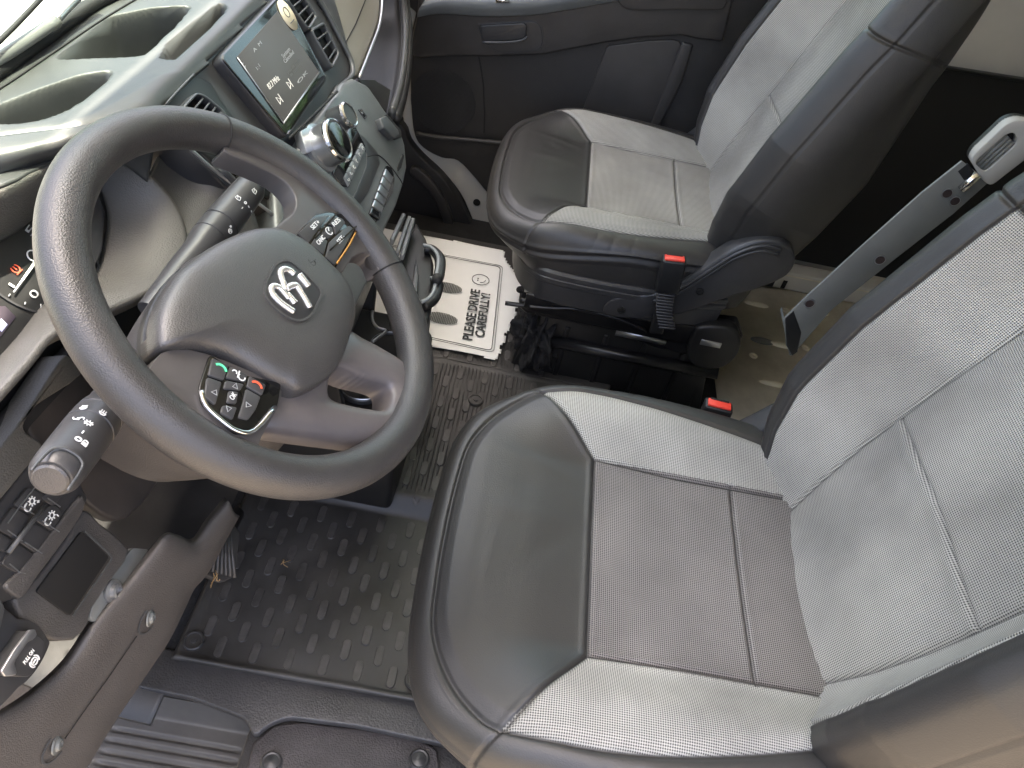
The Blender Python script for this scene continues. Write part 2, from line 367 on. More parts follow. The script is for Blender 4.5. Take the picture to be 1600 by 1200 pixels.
def upholstery():
    """leather / woven fabric, chosen by the per-vertex colour of the thing itself (r = fabric, g = seam thread, b = darker weave)"""
    m = bpy.data.materials.new('seat_upholstery'); m.use_nodes = True; N, L = m.node_tree.nodes, m.node_tree.links
    b = N['Principled BSDF']; b.inputs['Specular IOR Level'].default_value = .6
    at = N.new('ShaderNodeAttribute'); at.attribute_name = 'kind'; sp = N.new('ShaderNodeSeparateColor'); L.new(at.outputs['Color'], sp.inputs[0])
    uv = N.new('ShaderNodeUVMap'); uv.uv_map = 'UVMap'
    su = N.new('ShaderNodeSeparateXYZ'); L.new(uv.outputs[0], su.inputs[0])
    def mth(op, a, c=None, v=None):
        n = N.new('ShaderNodeMath'); n.operation = op
        for i, q in enumerate((a, c)):
            if q is None: continue
            if isinstance(q, (int, float)): n.inputs[i].default_value = q
            else: L.new(q, n.inputs[i])
        return n.outputs[0]
    k = 2*PI/.0053
    s1 = mth('SINE', mth('MULTIPLY', mth('ADD', su.outputs[0], su.outputs[1]), k)); s2 = mth('SINE', mth('MULTIPLY', mth('SUBTRACT', su.outputs[0], su.outputs[1]), k))
    pr = mth('MULTIPLY', s1, s2)                       # -1..1 dots
    mr = N.new('ShaderNodeMapRange'); mr.interpolation_type = 'SMOOTHSTEP'; L.new(pr, mr.inputs['Value'])
    mr.inputs['From Min'].default_value = -.75; mr.inputs['From Max'].default_value = .35
    tc = N.new('ShaderNodeTexCoord')
    nz = N.new('ShaderNodeTexNoise'); nz.inputs['Scale'].default_value = 5.5; nz.inputs['Detail'].default_value = 5; L.new(tc.outputs['Object'], nz.inputs['Vector'])
    nf = N.new('ShaderNodeTexNoise'); nf.inputs['Scale'].default_value = 900; L.new(tc.outputs['Object'], nf.inputs['Vector'])
    def mix(f, a, c, typ='MIX'):
        n = N.new('ShaderNodeMix'); n.data_type = 'RGBA'; n.blend_type = typ
        if isinstance(f, (int, float)): n.inputs[0].default_value = f
        else: L.new(f, n.inputs[0])
        for i, q in ((6, a), (7, c)):
            if isinstance(q, tuple): n.inputs[i].default_value = (*q, 1)
            else: L.new(q, n.inputs[i])
        return n.outputs[2]
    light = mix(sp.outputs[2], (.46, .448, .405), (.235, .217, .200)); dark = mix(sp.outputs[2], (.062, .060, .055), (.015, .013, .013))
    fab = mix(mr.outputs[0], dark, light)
    soil = N.new('ShaderNodeMapRange'); soil.inputs['From Min'].default_value = .35; soil.inputs['From Max'].default_value = .75; soil.inputs['To Min'].default_value = 1.22; soil.inputs['To Max'].default_value = .62; L.new(nz.outputs[0], soil.inputs['Value'])
    cc = N.new('ShaderNodeCombineColor'); [L.new(soil.outputs[0], cc.inputs[i]) for i in range(3)]
    fab = mix(1.0, fab, cc.outputs[0], 'MULTIPLY')
    lea = mix(nz.outputs[0], (.023, .022, .0205), (.033, .031, .029))
    c = mix(sp.outputs[0], lea, fab); c = mix(sp.outputs[1], c, (.022, .021, .02)); L.new(c, b.inputs['Base Color'])
    r = N.new('ShaderNodeMapRange'); L.new(sp.outputs[0], r.inputs['Value']); r.inputs['To Min'].default_value = .47; r.inputs['To Max'].default_value = .85; L.new(r.outputs[0], b.inputs['Roughness'])
    L.new(mth('MULTIPLY', mth('SUBTRACT', 1.0, sp.outputs[0]), .10), b.inputs['Coat Weight']); b.inputs['Coat Roughness'].default_value = .38
    vo = N.new('ShaderNodeTexVoronoi'); vo.inputs['Scale'].default_value = 620; L.new(tc.outputs['Object'], vo.inputs['Vector'])
    hl = mth('MULTIPLY', mth('SUBTRACT', 1.0, vo.outputs['Distance']), .00022)
    hf = mth('MULTIPLY', mr.outputs[0], .0007)
    hm = N.new('ShaderNodeMix'); hm.data_type = 'FLOAT'; L.new(sp.outputs[0], hm.inputs[0]); L.new(hl, hm.inputs[2]); L.new(hf, hm.inputs[3])
    bp = N.new('ShaderNodeBump'); bp.inputs['Distance'].default_value = 1.0; bp.inputs['Strength'].default_value = .8; L.new(hm.outputs[0], bp.inputs['Height']); L.new(bp.outputs[0], b.inputs['Normal'])
    return m
M['seat'] = upholstery()


# ================================================================== the setting
def sheet(name, x0, x1, y0, y1, z, m, t=.02, kind='structure', bev=0):
    o = slab(name, [(x0, y0, z), (x1, y0, z), (x1, y1, z), (x0, y1, z)], (0, 0, 1), t, m, None, bev); tag(o, kind=kind); return o
sheet('ground', -60, 60, -60, 60, -.62, M['asphalt'], .3)
g = sheet('lawn', -60, 60, 7, 60, -.60, M['grass'], .015)
sheet('cab_floor', .50, 2.02, -.62, .9, 0, M['carpet'], .05)

# side wall + roof of the van: painted sheet steel
o = slab('van_roof', [(.02, -2.2, 1.80), (2.16, -2.2, 1.80), (2.16, .43, 1.80), (.02, .43, 1.80)], (0, 0, 1), .03, M['body'], None, .01); tag(o, kind='structure')
o = slab('rear_side_wall', [(.10, -2.2, -.3), (.10, -.78, -.3), (.10, -.62, 1.75), (.10, -2.2, 1.75)], (-1, 0, 0), .05, M['body'], None, .01); tag(o, kind='structure')
o = slab('cargo_bulkhead', [(.1, -2.2, -.3), (2.1, -2.2, -.3), (2.1, -2.2, 1.8), (.1, -2.2, 1.8)], (0, 1, 0), .05, M['body'], None, .01); tag(o, kind='structure')


# ================================================================== seats
def vnormals(V, F):
    n = np.zeros_like(V); a = np.cross(V[F[:, 1]]-V[F[:, 0]], V[F[:, 2]]-V[F[:, 0]]); b_ = np.cross(V[F[:, 2]]-V[F[:, 0]], V[F[:, 3]]-V[F[:, 0]]); fn = a+b_
    for k in range(4): np.add.at(n, F[:, k], fn)
    return n/(np.linalg.norm(n, axis=1)[:, None]+1e-15)
def upholster(pieces, V, F, region_f, colr, uvs, parent):
    """one continuous cover cut along its seams into real pieces; normals kept continuous over the cuts"""
    NV = vnormals(V, F)
    made = {}
    root = None
    for name, code in pieces:
        f = F[region_f == code]
        if not len(f): continue
        used, inv = np.unique(f, return_inverse=True); f2 = inv.reshape(-1, 4)
        o = mesh(name, V[used], f2, M['seat'], parent if root is None else root, True)
        me = o.data
        ca = me.color_attributes.new('kind', 'FLOAT_COLOR', 'POINT'); ca.data.foreach_set('color', np.column_stack([colr[used], np.ones(len(used))]).ravel())
        ul = me.uv_layers.new(name='UVMap'); ul.data.foreach_set('uv', uvs[used][f2.ravel()].ravel())
        me.normals_split_custom_set_from_vertices([tuple(v) for v in NV[used]])
        if root is None: root = o
        made[name] = o
    return root

SM = [(0, .012), (.08, .010), (.146, .003), (.2, -.022), (.24, -.058), (.257, -.09), (.265, -.16), (.262, -.24), (.248, -.33), (.222, -.44), (.19, -.53), (0, -.54)]
MM = [(0, .036), (.1, .033), (.178, .023), (.232, .000), (.268, -.045), (.292, -.1), (.300, -.2), (.297, -.3), (.285, -.42), (.255, -.53), (.2, -.565), (0, -.575)]
UC, VF, VX, VJ = .152, -.180, -.383, -.50
def closed_curve(h, m=40):
    h = np.array(h); full = np.vstack([h, h[-2:0:-1]*[-1, 1]]); return cr(full, m, True)
def polar_resample(C, c, phi):
    d = C-c; a = np.unwrap(np.arctan2(d[:, 1], d[:, 0])); r = np.hypot(d[:, 0], d[:, 1])
    if a[-1] < a[0]: a = a[::-1]; r = r[::-1]
    a = np.concatenate([a-2*PI, a, a+2*PI]); r = np.concatenate([r, r, r]); k = np.argsort(a)
    return np.interp(phi, a[k], r[k])
def cushion_geo():
    c = np.array([0, -.23]); phi = np.linspace(0, 2*PI, 900, endpoint=False)
    rs = polar_resample(closed_curve(SM), c, phi); rm = polar_resample(closed_curve(MM), c, phi)
    dirs = np.stack([np.cos(phi), np.sin(phi)], 1)
    rows = []; reg = []; arcl = []
    n1, n2, n3 = 165, 44, 40
    def ztop(P):
        u = np.abs(P[:, 0]); v = P[:, 1]
        wall = sstep(u, .135, .225)
        z = .450+.032*wall*sstep(-v, .02, .16)*(1-.25*sstep(-v, .40, .55))
        z += -.006*sstep(-v, .18, .30)*(1-wall)*np.cos(np.clip(u/.15, 0, 1)*PI/2)       # sat-in hollow
        z += .004*sstep(v, -.17, -.09)*(1-sstep(v, -.07, .015))*(1-.4*wall)
        z += -.004*sstep(v, -.03, .02)
        return z
    for t in np.linspace(0, 1, n1): rows.append(('top', t))
    zS = ztop(c+dirs*rs[:, None])
    vM = c[1]+dirs[:, 1]*rm; zM = .405+.042*sstep(-vM, .03, .30); frt = sstep(vM, -.14, .02)
    V = []; T = []
    for t in np.linspace(0.002, 1, n1):
        P = c+dirs*(rs*t)[:, None]; z = ztop(P)-.006*sstep(np.full(len(P), t), .93, 1.0); V.append(np.column_stack([P, z])); T.append(np.full(len(P), t))
    for t in np.linspace(0, 1, n2+1)[1:]:
        a = t*PI/2; rr = rs+(rm-rs)*math.sin(a)**.92; z = (zS-.006)-(zS-.006-zM)*(1-math.cos(a)**.9 if a < PI/2-1e-6 else 1)
        V.append(np.column_stack([c+dirs*rr[:, None], z])); T.append(np.full(len(rr), 1+t))
    for t in np.linspace(0, 1, n3+1)[1:]:
        rr = rm-.004*t-.012*t**3-.060*frt*t**1.2; z = zM-(zM-.335)*t; V.append(np.column_stack([c+dirs*rr[:, None], z])); T.append(np.full(len(rr), 2+t))
    V = np.vstack(V); T = np.concatenate(T); nr = n1+n2+n3; F = gridfaces(nr, 900, True)
    u, v = V[:, 0], V[:, 1]; P2 = V[:, :2]; au = np.abs(u)
    S_c = closed_curve(SM, 12)
    # seam lines in plan
    Aq = np.column_stack([au, v])
    seam_c = polydist(Aq, [(UC, VF), (UC-.006, -.30), (UC-.004, -.56)])           # centre/bolster
    seam_f = polydist(Aq, [(0, VF), (UC, VF)]); seam_d = polydist(Aq, [(UC, VF), (.21, -.128), (.262, -.088)])
    seam_x = polydist(Aq, [(0, VX), (UC, VX)])
    top = T <= 1.0
    d_in = np.where(top, np.minimum.reduce([seam_c, seam_f, seam_d, seam_x]), 1)
    d_in = np.where(top & (au > UC), np.minimum(seam_c, seam_d), d_in)
    groove = lambda d, w_, dep: -dep*np.exp(-(d/w_)**2)
    roll = lambda d, w_, a_: a_*np.exp(-((d-w_*1.9)/(w_*1.2))**2)
    dz = groove(d_in, .0026, .0042)+roll(d_in, .0035, .0012)
    # vertical seams of the leather border (front corners and near the side)
    corner = polydist(np.column_stack([au, v]), [(.257, -.088), (.285, -.062), (.31, -.045)])
    sd = np.abs(T-1.0)*.05                      # around the top seam
    dsd = np.where(T >= .9, sd, 1); rs_all = np.tile(rs, nr)
    dsd = np.where(T < 1, (1-T)*rs_all, dsd)
    d_c = np.where((T > 1) & (T < 2.2), corner, 1)
    band = np.abs(T-2.0)*.05; band = np.where(T > 1.5, band, 1)
    N = vnormals(V, F)
    if N[450, 2] < 0: F = F[:, ::-1]; N = -N
    disp = groove(dsd, .0024, .0035)+groove(d_c, .0024, .003)+groove(band, .0026, .002)+.0022*np.exp(-((band-.0055)/.003)**2)
    # soft puckers in the leather and in the used fabric
    rng = np.random.RandomState(4); pk = np.zeros(len(V))
    for k in range(26):
        q = rng.uniform([-.24, -.5], [.24, .0]); a = rng.uniform(0, PI); s1, s2 = rng.uniform(.02, .06), rng.uniform(.008, .02)
        d = P2-q; pk += rng.uniform(-.0012, .0012)*np.exp(-((d@[math.cos(a), math.sin(a)])/s1)**2-((d@[-math.sin(a), math.cos(a)])/s2)**2)
    # leather creases running down the sides behind the front corner
    cre = np.zeros(len(V))
    for sgn in (1, -1):
        for k, (vv, am) in enumerate(((-.20, .0022), (-.235, .0028), (-.275, .002), (-.13, .0012))):
            cre += np.where(u*sgn > 0, -.3*am*np.exp(-((v-vv-.5*(T-1.4)*.02)/.006)**2)*sstep(T, 1.08, 1.35)*(1-sstep(T, 1.7, 2)), 0)
    V = V+N*(disp+pk*(T < 1.2)+cre)[:, None]; V[:, 2] += dz
    # colour + piece codes
    fabric = np.zeros(len(V)); darkw = np.zeros(len(V))
    centre = top & (au <= UC) & (v <= VF)
    side_line = VF+(au-UC)*((-.088-VF)/(.257-UC))
    bol = top & (au > UC-.005) & (v <= np.where(au > UC, side_line, VF))
    isf = centre | (bol & (T <= .999))
    # antialias across seams through distance
    fabric = np.where(isf, 1.0, 0.0); darkw = np.where(centre, 1.0, .0)
    dd = np.minimum(d_in, np.where(fabric > 0, dsd, 1)); thr = np.exp(-(dd/.0013)**2)
    thr = np.maximum(thr, .9*np.exp(-(dsd/.0011)**2)); thr = np.maximum(thr, .8*np.exp(-(d_c/.0012)**2)); thr = np.maximum(thr, .8*np.exp(-(band/.0013)**2))
    colr = np.column_stack([fabric, thr, darkw])
    s_arc = au+.02*sstep(au, .13, .23)
    uvs = np.column_stack([np.sign(u)*s_arc, v])
    fc = V[F].mean(1); T_f = T[F].mean(1); fu, fv = np.abs(fc[:, 0]), fc[:, 1]
    topf = T_f <= 1.0
    reg = np.zeros(len(F), int)
    cen = topf & (fu <= UC) & (fv <= VF); sl = VF+(fu-UC)*((-.088-VF)/(.257-UC))
    bo = topf & (fu > UC) & (fv <= sl); fr = topf & ~cen & ~bo
    reg[cen & (fv > VX)] = 1; reg[cen & (fv <= VX)] = 2; reg[bo & (fc[:, 0] > 0)] = 3; reg[bo & (fc[:, 0] < 0)] = 4; reg[fr] = 5
    return V, F, reg, colr, uvs
CUSH = cushion_geo()
REC = rad(19)
def backrest_geo():
    """lofted along w (up the back); cross-section in (u, d)"""
    ws = np.arange(-.07, .66, .0022); nrow = len(ws)
    V = []; Aarc = []; Wv = []; Q = []
    def section(w_):
        B = np.interp(w_, [-.07, 0, .05, .12, .25, .42, .66], [.028, .045, .07, .092, .102, .098, .075])
        K = np.interp(w_, [-.07, 0, .06, .14, .25, .48, .60, .66], [.80, .86, .93, .985, 1.0, .97, .88, .70])
        back = np.interp(w_, [-.07, .05, .27, .45, .66], [-.125, -.125, -.115, -.075, -.05])
        ex = np.interp(w_, [0, .10, .3, .5], [.0, .004, .004, 0])
        h = [(0, .006, 0), (.08, .004, 0), (.150, -.002, 1), (.158, .000, 1), (.180, .020*B/.09, 2), (.200, .50*B, 2), (.214, .74*B, 3), (.221, .83*B, 3), (.229, .90*B, 4), (.248, B, 5), (.270, B-.010, 5.6), (.287+ex, B-.045, 6), (.294+ex, B-.100, 7), (.276, back+.045, 7), (.255, back+.012, 8), (.19, back, 8), (0, back-.012, 8)]
        return np.array([(a*K, b_, c_) for a, b_, c_ in h])
    half_n = None
    for w_ in ws:
        h = section(w_); top = max(0, (w_-.54)/.12)
        C = cr(h, 14)
        if top > 0:
            mid = -.03; C[:, 1] = mid+(C[:, 1]-mid)*math.sqrt(max(1-top**2*.93, .02)); C[:, 0] *= (1-top**3*.18)
        full = np.vstack([C, (C[-2:0:-1])*[-1, 1, 1]])
        seg = np.hypot(*(np.diff(C[:, :2], axis=0).T)); ar = np.concatenate([[0], np.cumsum(seg)]); arf = np.concatenate([ar, -ar[-2:0:-1]])
        V.append(np.column_stack([full[:, 0], np.full(len(full), w_), full[:, 1]])); Aarc.append(arf); Q.append(full[:, 2]); Wv.append(np.full(len(full), w_))
    nc = len(V[0]); V = np.vstack(V); arc_ = np.concatenate(Aarc); Q = np.concatenate(Q); W = np.concatenate(Wv)
    F = gridfaces(nrow, nc, True); u = V[:, 0]; au = np.abs(arc_)
    K = np.interp(W, [-.07, 0, .06, .14, .25, .48, .60, .66], [.80, .86, .93, .985, 1.0, .97, .88, .70])
    # arc positions of seams: centre seam and ridge
    s_c = .152*K
    seam_c = np.abs(au-s_c)
    # fabric/leather seam: where Q crosses 3.5
    Qm = Q.reshape(nrow, nc); Am = np.abs(arc_).reshape(nrow, nc); hc = nc//2
    s_r = np.array([np.interp(3.5, Qm[i, :hc], Am[i, :hc]) for i in range(nrow)]); s_r = np.repeat(s_r, nc)
    s_b = np.array([np.interp(5.95, Qm[i, :hc], Am[i, :hc]) for i in range(nrow)]); s_b = np.repeat(s_b, nc)
    d_r = np.abs(au-s_r); d_b = np.abs(au-s_b)
    WX = .205+.012*(1-np.clip(au/.152, 0, 1)); d_x = np.where(au < s_c, np.abs(W-WX), 1)
    WT = .465; d_t = np.where((au > s_c) & (Q < 7.9), np.abs(W-WT-(.02*sstep(au, .3, .42))), 1)
    WT2 = .44; d_t2 = np.where(au < s_c, np.abs(W-.47), 1)
    g_ = lambda d, w_, dep: -dep*np.exp(-(d/w_)**2)
    disp = g_(seam_c, .0026, .0035)+g_(d_r, .0026, .003)+.0012*np.exp(-((d_r-.005)/.0035)**2)+g_(d_x, .0030, .003)+.0022*np.exp(-((W-WX+.008)/.007)**2)*(au < s_c)+g_(d_t, .0028, .004)+g_(d_b, .0022, .0026)
    # side crease
    N = vnormals(V, F)
    rng = np.random.RandomState(9); pk = np.zeros(len(V)); P2 = np.column_stack([arc_, W])
    for k in range(30):
        q = rng.uniform([-.26, .0], [.26, .5]); a = rng.uniform(0, PI); s1, s2 = rng.uniform(.03, .09), rng.uniform(.012, .03)
        d = P2-q; pk += rng.uniform(-.0018, .0018)*np.exp(-((d@[math.cos(a), math.sin(a)])/s1)**2-((d@[-math.sin(a), math.cos(a)])/s2)**2)
    V = V+N*(disp+pk)[:, None]
    # put in seat space: junction (v=-.47, z=.47)
    a_ = np.array([0, -math.sin(REC), math.cos(REC)]); n_ = np.array([0, math.cos(REC), math.sin(REC)])
    X = np.array([0, -.470, .452])+V[:, 0:1]*np.array([1, 0, 0])+V[:, 1:2]*a_+V[:, 2:3]*n_
    NN = vnormals(X, F); i0 = (nrow//2)*nc
    if NN[i0] @ n_ < 0: F = F[:, ::-1]
    fab_c = (au < s_c); fab_b = (au >= s_c) & (au < s_r) & (W < WT)
    fabric = (fab_c | fab_b).astype(float); darkw = np.where(fab_c, .25, .0)
    thr = np.maximum.reduce([np.exp(-(seam_c/.0012)**2), .55*np.exp(-(d_x/.0012)**2), .9*np.exp(-(d_t/.0013)**2), .9*np.exp(-(d_r/.0010)**2), .9*np.exp(-(d_b/.0010)**2)])
    colr = np.column_stack([fabric, thr, darkw]); uvs = np.column_stack([arc_, W])
    fa = arc_[F]; fam = np.abs(fa).mean(1); fs = fa.mean(1); fW = W[F].mean(1); fsc = s_c[F].mean(1); fsr = s_r[F].mean(1); fx = WX[F].mean(1)
    reg = np.zeros(len(F), int)
    cc = fam < fsc; bb = (~cc) & (fam < fsr) & (fW < WT)
    reg[cc & (fW <= fx)] = 1; reg[cc & (fW > fx)] = 2; reg[bb & (fs > 0)] = 3; reg[bb & (fs < 0)] = 4
    return X, F, reg, colr, uvs
BACK = backrest_geo()
def seat_pt(o, u, v, z): return np.array([o[0]+u, o[1]+v, z])
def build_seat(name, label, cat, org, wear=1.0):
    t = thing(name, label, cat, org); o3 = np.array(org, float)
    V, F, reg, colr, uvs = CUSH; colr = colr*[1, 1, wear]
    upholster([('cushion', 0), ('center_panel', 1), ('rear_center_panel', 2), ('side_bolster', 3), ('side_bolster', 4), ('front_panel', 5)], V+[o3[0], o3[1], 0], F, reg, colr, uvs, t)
    V, F, reg, colr, uvs = BACK
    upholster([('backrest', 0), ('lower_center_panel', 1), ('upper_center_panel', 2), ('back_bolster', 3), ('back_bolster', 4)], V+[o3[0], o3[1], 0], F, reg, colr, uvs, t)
    # headrest
    a_ = np.array([0, -math.sin(REC), math.cos(REC)]); n_ = np.array([0, math.cos(REC), math.sin(REC)])
    hp = Plane(o3*[1, 1, 0]+np.array([0, -.47, .452])+a_*.78+n_*.02, n_)
    ol = rounded([(-.13, -.085), (.13, -.085), (.115, .085), (-.115, .085)], .05, 8)
    dome('headrest', ol, hp, M['smooth'], t, h=.03, base=-.08)
    for s_ in (-1, 1):
        q = o3*[1, 1, 0]+np.array([s_*.06, -.47, .452])+a_*.62-n_*.03; tube('headrest_post', [q, q+a_*.12], .006, M['chrome'], t)
    P = lambda u, v, z: o3*[1, 1, 0]+np.array([u, v, z])
    # plastic seat frame trim: band round the foot of the cushion
    c = np.array([0, -.23]); C = closed_curve(MM, 12); C = C[(C[:, 1] > -.50)]; i = np.argmin(C[:, 1]+(C[:, 0] > 0)*9)
    k = np.argsort(np.arctan2(C[:, 0], C[:, 1]+.23)); C = C[k]
    f_ = lambda s_, z: [P((q[0]-c[0])*s_+c[0], (q[1]-c[1])*s_+c[1]-.075*sstep(q[1], -.16, .03), z-.018*sstep(q[1], -.12, .04)) for q in C]
    rows = [f_(.95, .378), f_(.995, .379), f_(1.012, .374), f_(1.013, .366), f_(1.006, .364), f_(1.006, .362), f_(1.013, .360), f_(1.012, .350), f_(1.0, .346), f_(.995, .300), f_(.965, .290), f_(.9, .290)]
    R = np.array(rows); nr, nc = R.shape[:2]
    sharp(mesh('seat_skirt', R.reshape(-1, 3), gridfaces(nr, nc), M['smooth'], t), 30)
    box('seat_pan', P(0, -.29, .29), .48, .38, .07, M['black'], t, .01)
    # recliner shields, one each side
    for s_ in (-1, 1):
        x_ = .300*s_
        ol = [(-.345, .375), (-.385, .410), (-.425, .462), (-.464, .515), (-.505, .545), (-.548, .545), (-.580, .518), (-.580, .478), (-.545, .440), (-.485, .395), (-.42, .342), (-.34, .305), (-.26, .296), (-.26, .340)]
        P3 = np.array([P(x_, a, b_) for a, b_ in cr(ol, 5, True)])
        sh = slab('recliner_cover', P3, (s_, 0, 0), .045, M['smooth'], t, .007, 3)
        rb = cr([(-.345, .368), (-.388, .400), (-.430, .454), (-.468, .505), (-.508, .533), (-.545, .533)], 5)
        tube('rib', [P(x_+.0015*s_, a, b_) for a, b_ in rb], .0035, M['smooth'], sh, 8); tube('rib', [P(x_+.001*s_, a, b_-.012) for a, b_ in rb], .0035, M['smooth'], sh, 8)
        for a, b_ in ((-.43, .402), (-.29, .318), (-.075, .318)):
            lathe('screw', [(.0085, 0), (.0085, .0025), (.006, .003), (.0055, .0005)], P(x_ if a < -.2 else .297*s_, a, b_), (s_, 0, 0), M['black'], sh, 18)
    for s_ in (-1, 1):
        slab('side_pan', [P(.283*s_, -.09, .30), P(.283*s_, -.09, .262), P(.27*s_, -.10, .245), P(.27*s_, -.54, .235), P(.283*s_, -.56, .30)], (s_, 0, 0), .008, M['blackmetal'], t, .004)
        tube('swage', cr([P(.284*s_, a, b_) for a, b_ in ((-.10, .268), (-.15, .276), (-.20, .286), (-.28, .284), (-.34, .270), (-.36, .262))], 5), .0045, M['blackmetal'], t, 8)
    # steel under-frame
    bmx = M['blackmetal']
    for s_ in (-1, 1):
        x_ = .255*s_
        pl_ = [(-.08, .262), (-.08, .238), (-.10, .222), (-.13, .232), (-.30, .232), (-.36, .205), (-.47, .195), (-.55, .225), (-.575, .275), (-.55, .31), (-.45, .30), (-.30, .262)]
        slab('side_rail', [P(x_, a, b_) for a, b_ in pl_], (s_, 0, 0), .03, bmx, t, .006)
        ol = cr([(-.455, .29), (-.475, .312), (-.53, .318), (-.56, .29), (-.565, .245), (-.545, .205), (-.50, .195), (-.465, .22)], 5, True)
        lv = slab('slide_cover', [P(x_+.035*s_, a, b_) for a, b_ in ol], (s_, 0, 0), .035, M['black'], t, .008)
        box('rail_sticker', P(x_+.0012*s_+.001*s_, -.36, .222), .0006, .115, .015, M['silver'], t, 0)
        box('slide_latch', P(x_+.036*s_, -.50, .27), .003, .045, .014, M['silver'], t, .001)
        # pressed channel and stiffening swage
        sw = [(-.05, .245), (-.12, .252), (-.17, .266), (-.24, .262), (-.30, .246)]
        tube('swage', cr([P(x_+.004*s_, a, b_) for a, b_ in sw], 5), .005, bmx, t, 8)
        tube('slide_rail', [P(x_*.95, -.13, .15), P(x_*.95, -.56, .15)], .018, bmx, t, 4)
        slab('pedestal', [P(.24*s_, -.11, .145), P(.24*s_, -.54, .145), P(.225*s_, -.57, .0), P(.225*s_, -.09, 0.0)], (s_, 0, 0), .012, M['black'], t, .004)
        0 and tube('link_arm', [P(.262*s_, -.33, .225), P(.262*s_, -.12, .10)], .008, bmx, t, 8)
    box('pedestal_box', P(0, -.335, .12), .47, .41, .235, M['black'], t, .008)
    for k in range(4): box('box_rib', P(-.2365, -.20-.09*k, .11), .006, .012, .17, M['blackmetal'], t, .002)
    slab('pedestal_front', [P(-.235, -.10, .17), P(.235, -.10, .17), P(.225, -.09, 0), P(-.225, -.09, 0)], (0, 1, 0), .012, M['black'], t, .004)
    slab('pedestal_plate', [P(-.25, -.12, .235), P(.25, -.12, .235), P(.25, -.55, .235), P(-.25, -.55, .235)], (0, 0, 1), .015, bmx, t, .004)
    0 and tube('adjust_bar', cr([P(-.2, -.03, .255), P(-.2, .02, .245), P(0, .035, .24), P(.2, .02, .245), P(.2, -.03, .255)], 5), .008, bmx, t, 8)
    return t
DS = (.591, 0, 0); PSO = (1.587, .037, 0)
dseat = build_seat('driver_seat', 'large near seat with grey woven panels and black leather front, right of the steering wheel', 'seat', DS)
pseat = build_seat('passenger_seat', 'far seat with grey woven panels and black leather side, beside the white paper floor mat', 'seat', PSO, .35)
# buckles
def buckle(seat, label, top, ax, wd, mat_boot=True):
    top = np.array(top, float); ax = np.array(ax, float)/np.linalg.norm(ax)          # ax: from the foot to the mouth
    wdv = np.array(wd, float); wdv -= np.dot(wdv, ax)*ax; wdv /= np.linalg.norm(wdv); tv = np.cross(ax, wdv); A = [wdv, tv, ax]
    b_ = box('belt_buckle', top-ax*.0375, .046, .026, .075, M['black'], seat, .004, A, seg=3)
    box('release_button', top+ax*.0006+tv*.001, .038, .0165, .006, M['red'], b_, .0015, A)
    box('buckle_slot', top+ax*.0014-tv*.0062, .030, .004, .006, M['void'], b_, .0005, A)
    s0 = top-ax*.075
    for k in range(12):
        q = s0-ax*(.006+k*.0072)-np.array([0, .0005*k, 0])*k*.3; box('boot_rib', q, .034, .022, .0048, M['smooth'], b_, .0018, A)
    box('buckle_strap', s0-ax*.05, .028, .014, .12, M['black'], b_, .004, A)
    return b_
buckle(pseat, '', on(1054, 404, x=1.255), (0.0, .10, .99), (0, 1, -.12))
buckle(dseat, '', on(1124, 632, x=.918), (0.04, .02, .99), (0.1, 1, 0))

# ================================================================== floor, mats, step
def ptext(s_, pl, p0, p1, mat_, parent, name='lettering', hgt=None, bold=0.0, rise=.0004, ysc=1.0):
    """lettering lying on a real plane, its baseline measured between two photo points"""
    A, B = pl.px([p0, p1]); xd = B-A; L_ = np.linalg.norm(xd); xd = xd/L_; yd = np.cross(pl.n, xd)
    o = text(s_, 1.0, (0, 0, 0), (1, 0, 0), (0, 1, 0), mat_, None, 'tmp', 0, 'CENTER', 0)
    V = np.array([v.co[:] for v in o.data.vertices]); wdt = np.ptp(V[:, 0]); bpy.data.objects.remove(o)
    size = L_/wdt
    ys = ysc if hgt is None else hgt/(size*.72)
    return text(s_, size, (A+B)/2+pl.n*rise, xd, yd, mat_, parent, name, .0002, 'CENTER', bold*size, ys)

fm = thing('rubber_floor_mat', 'black rubber floor mat with rows of oval slots below the steering wheel', 'floor mat', (.9, .2, 0))
def zf(x): return .016+.034*sstep(x, .885, .925)
xs = np.concatenate([np.linspace(.535, .88, 60), np.linspace(.882, .93, 24), np.linspace(.935, 1.325, 60)]); ys = np.linspace(-.30, .412, 90)
X, Y = np.meshgrid(xs, ys, indexing='ij'); Z = zf(X).copy()
edge = np.minimum.reduce([X-.535, .412-Y, 1.325-X]); Z += .007*np.exp(-((edge-.006)/.0035)**2)
Z += .0012*np.sin(X*41+Y*13)*np.sin(Y*37)
V = np.stack([X, Y, Z], -1).reshape(-1, 3)
o = mesh('mat_sheet', V, gridfaces(*X.shape)[:, ::-1], M['rubber'], fm)
s_ = o.modifiers.new('Solidify', 'SOLIDIFY'); s_.thickness = .008; s_.offset = -1
parts = []; rims = []
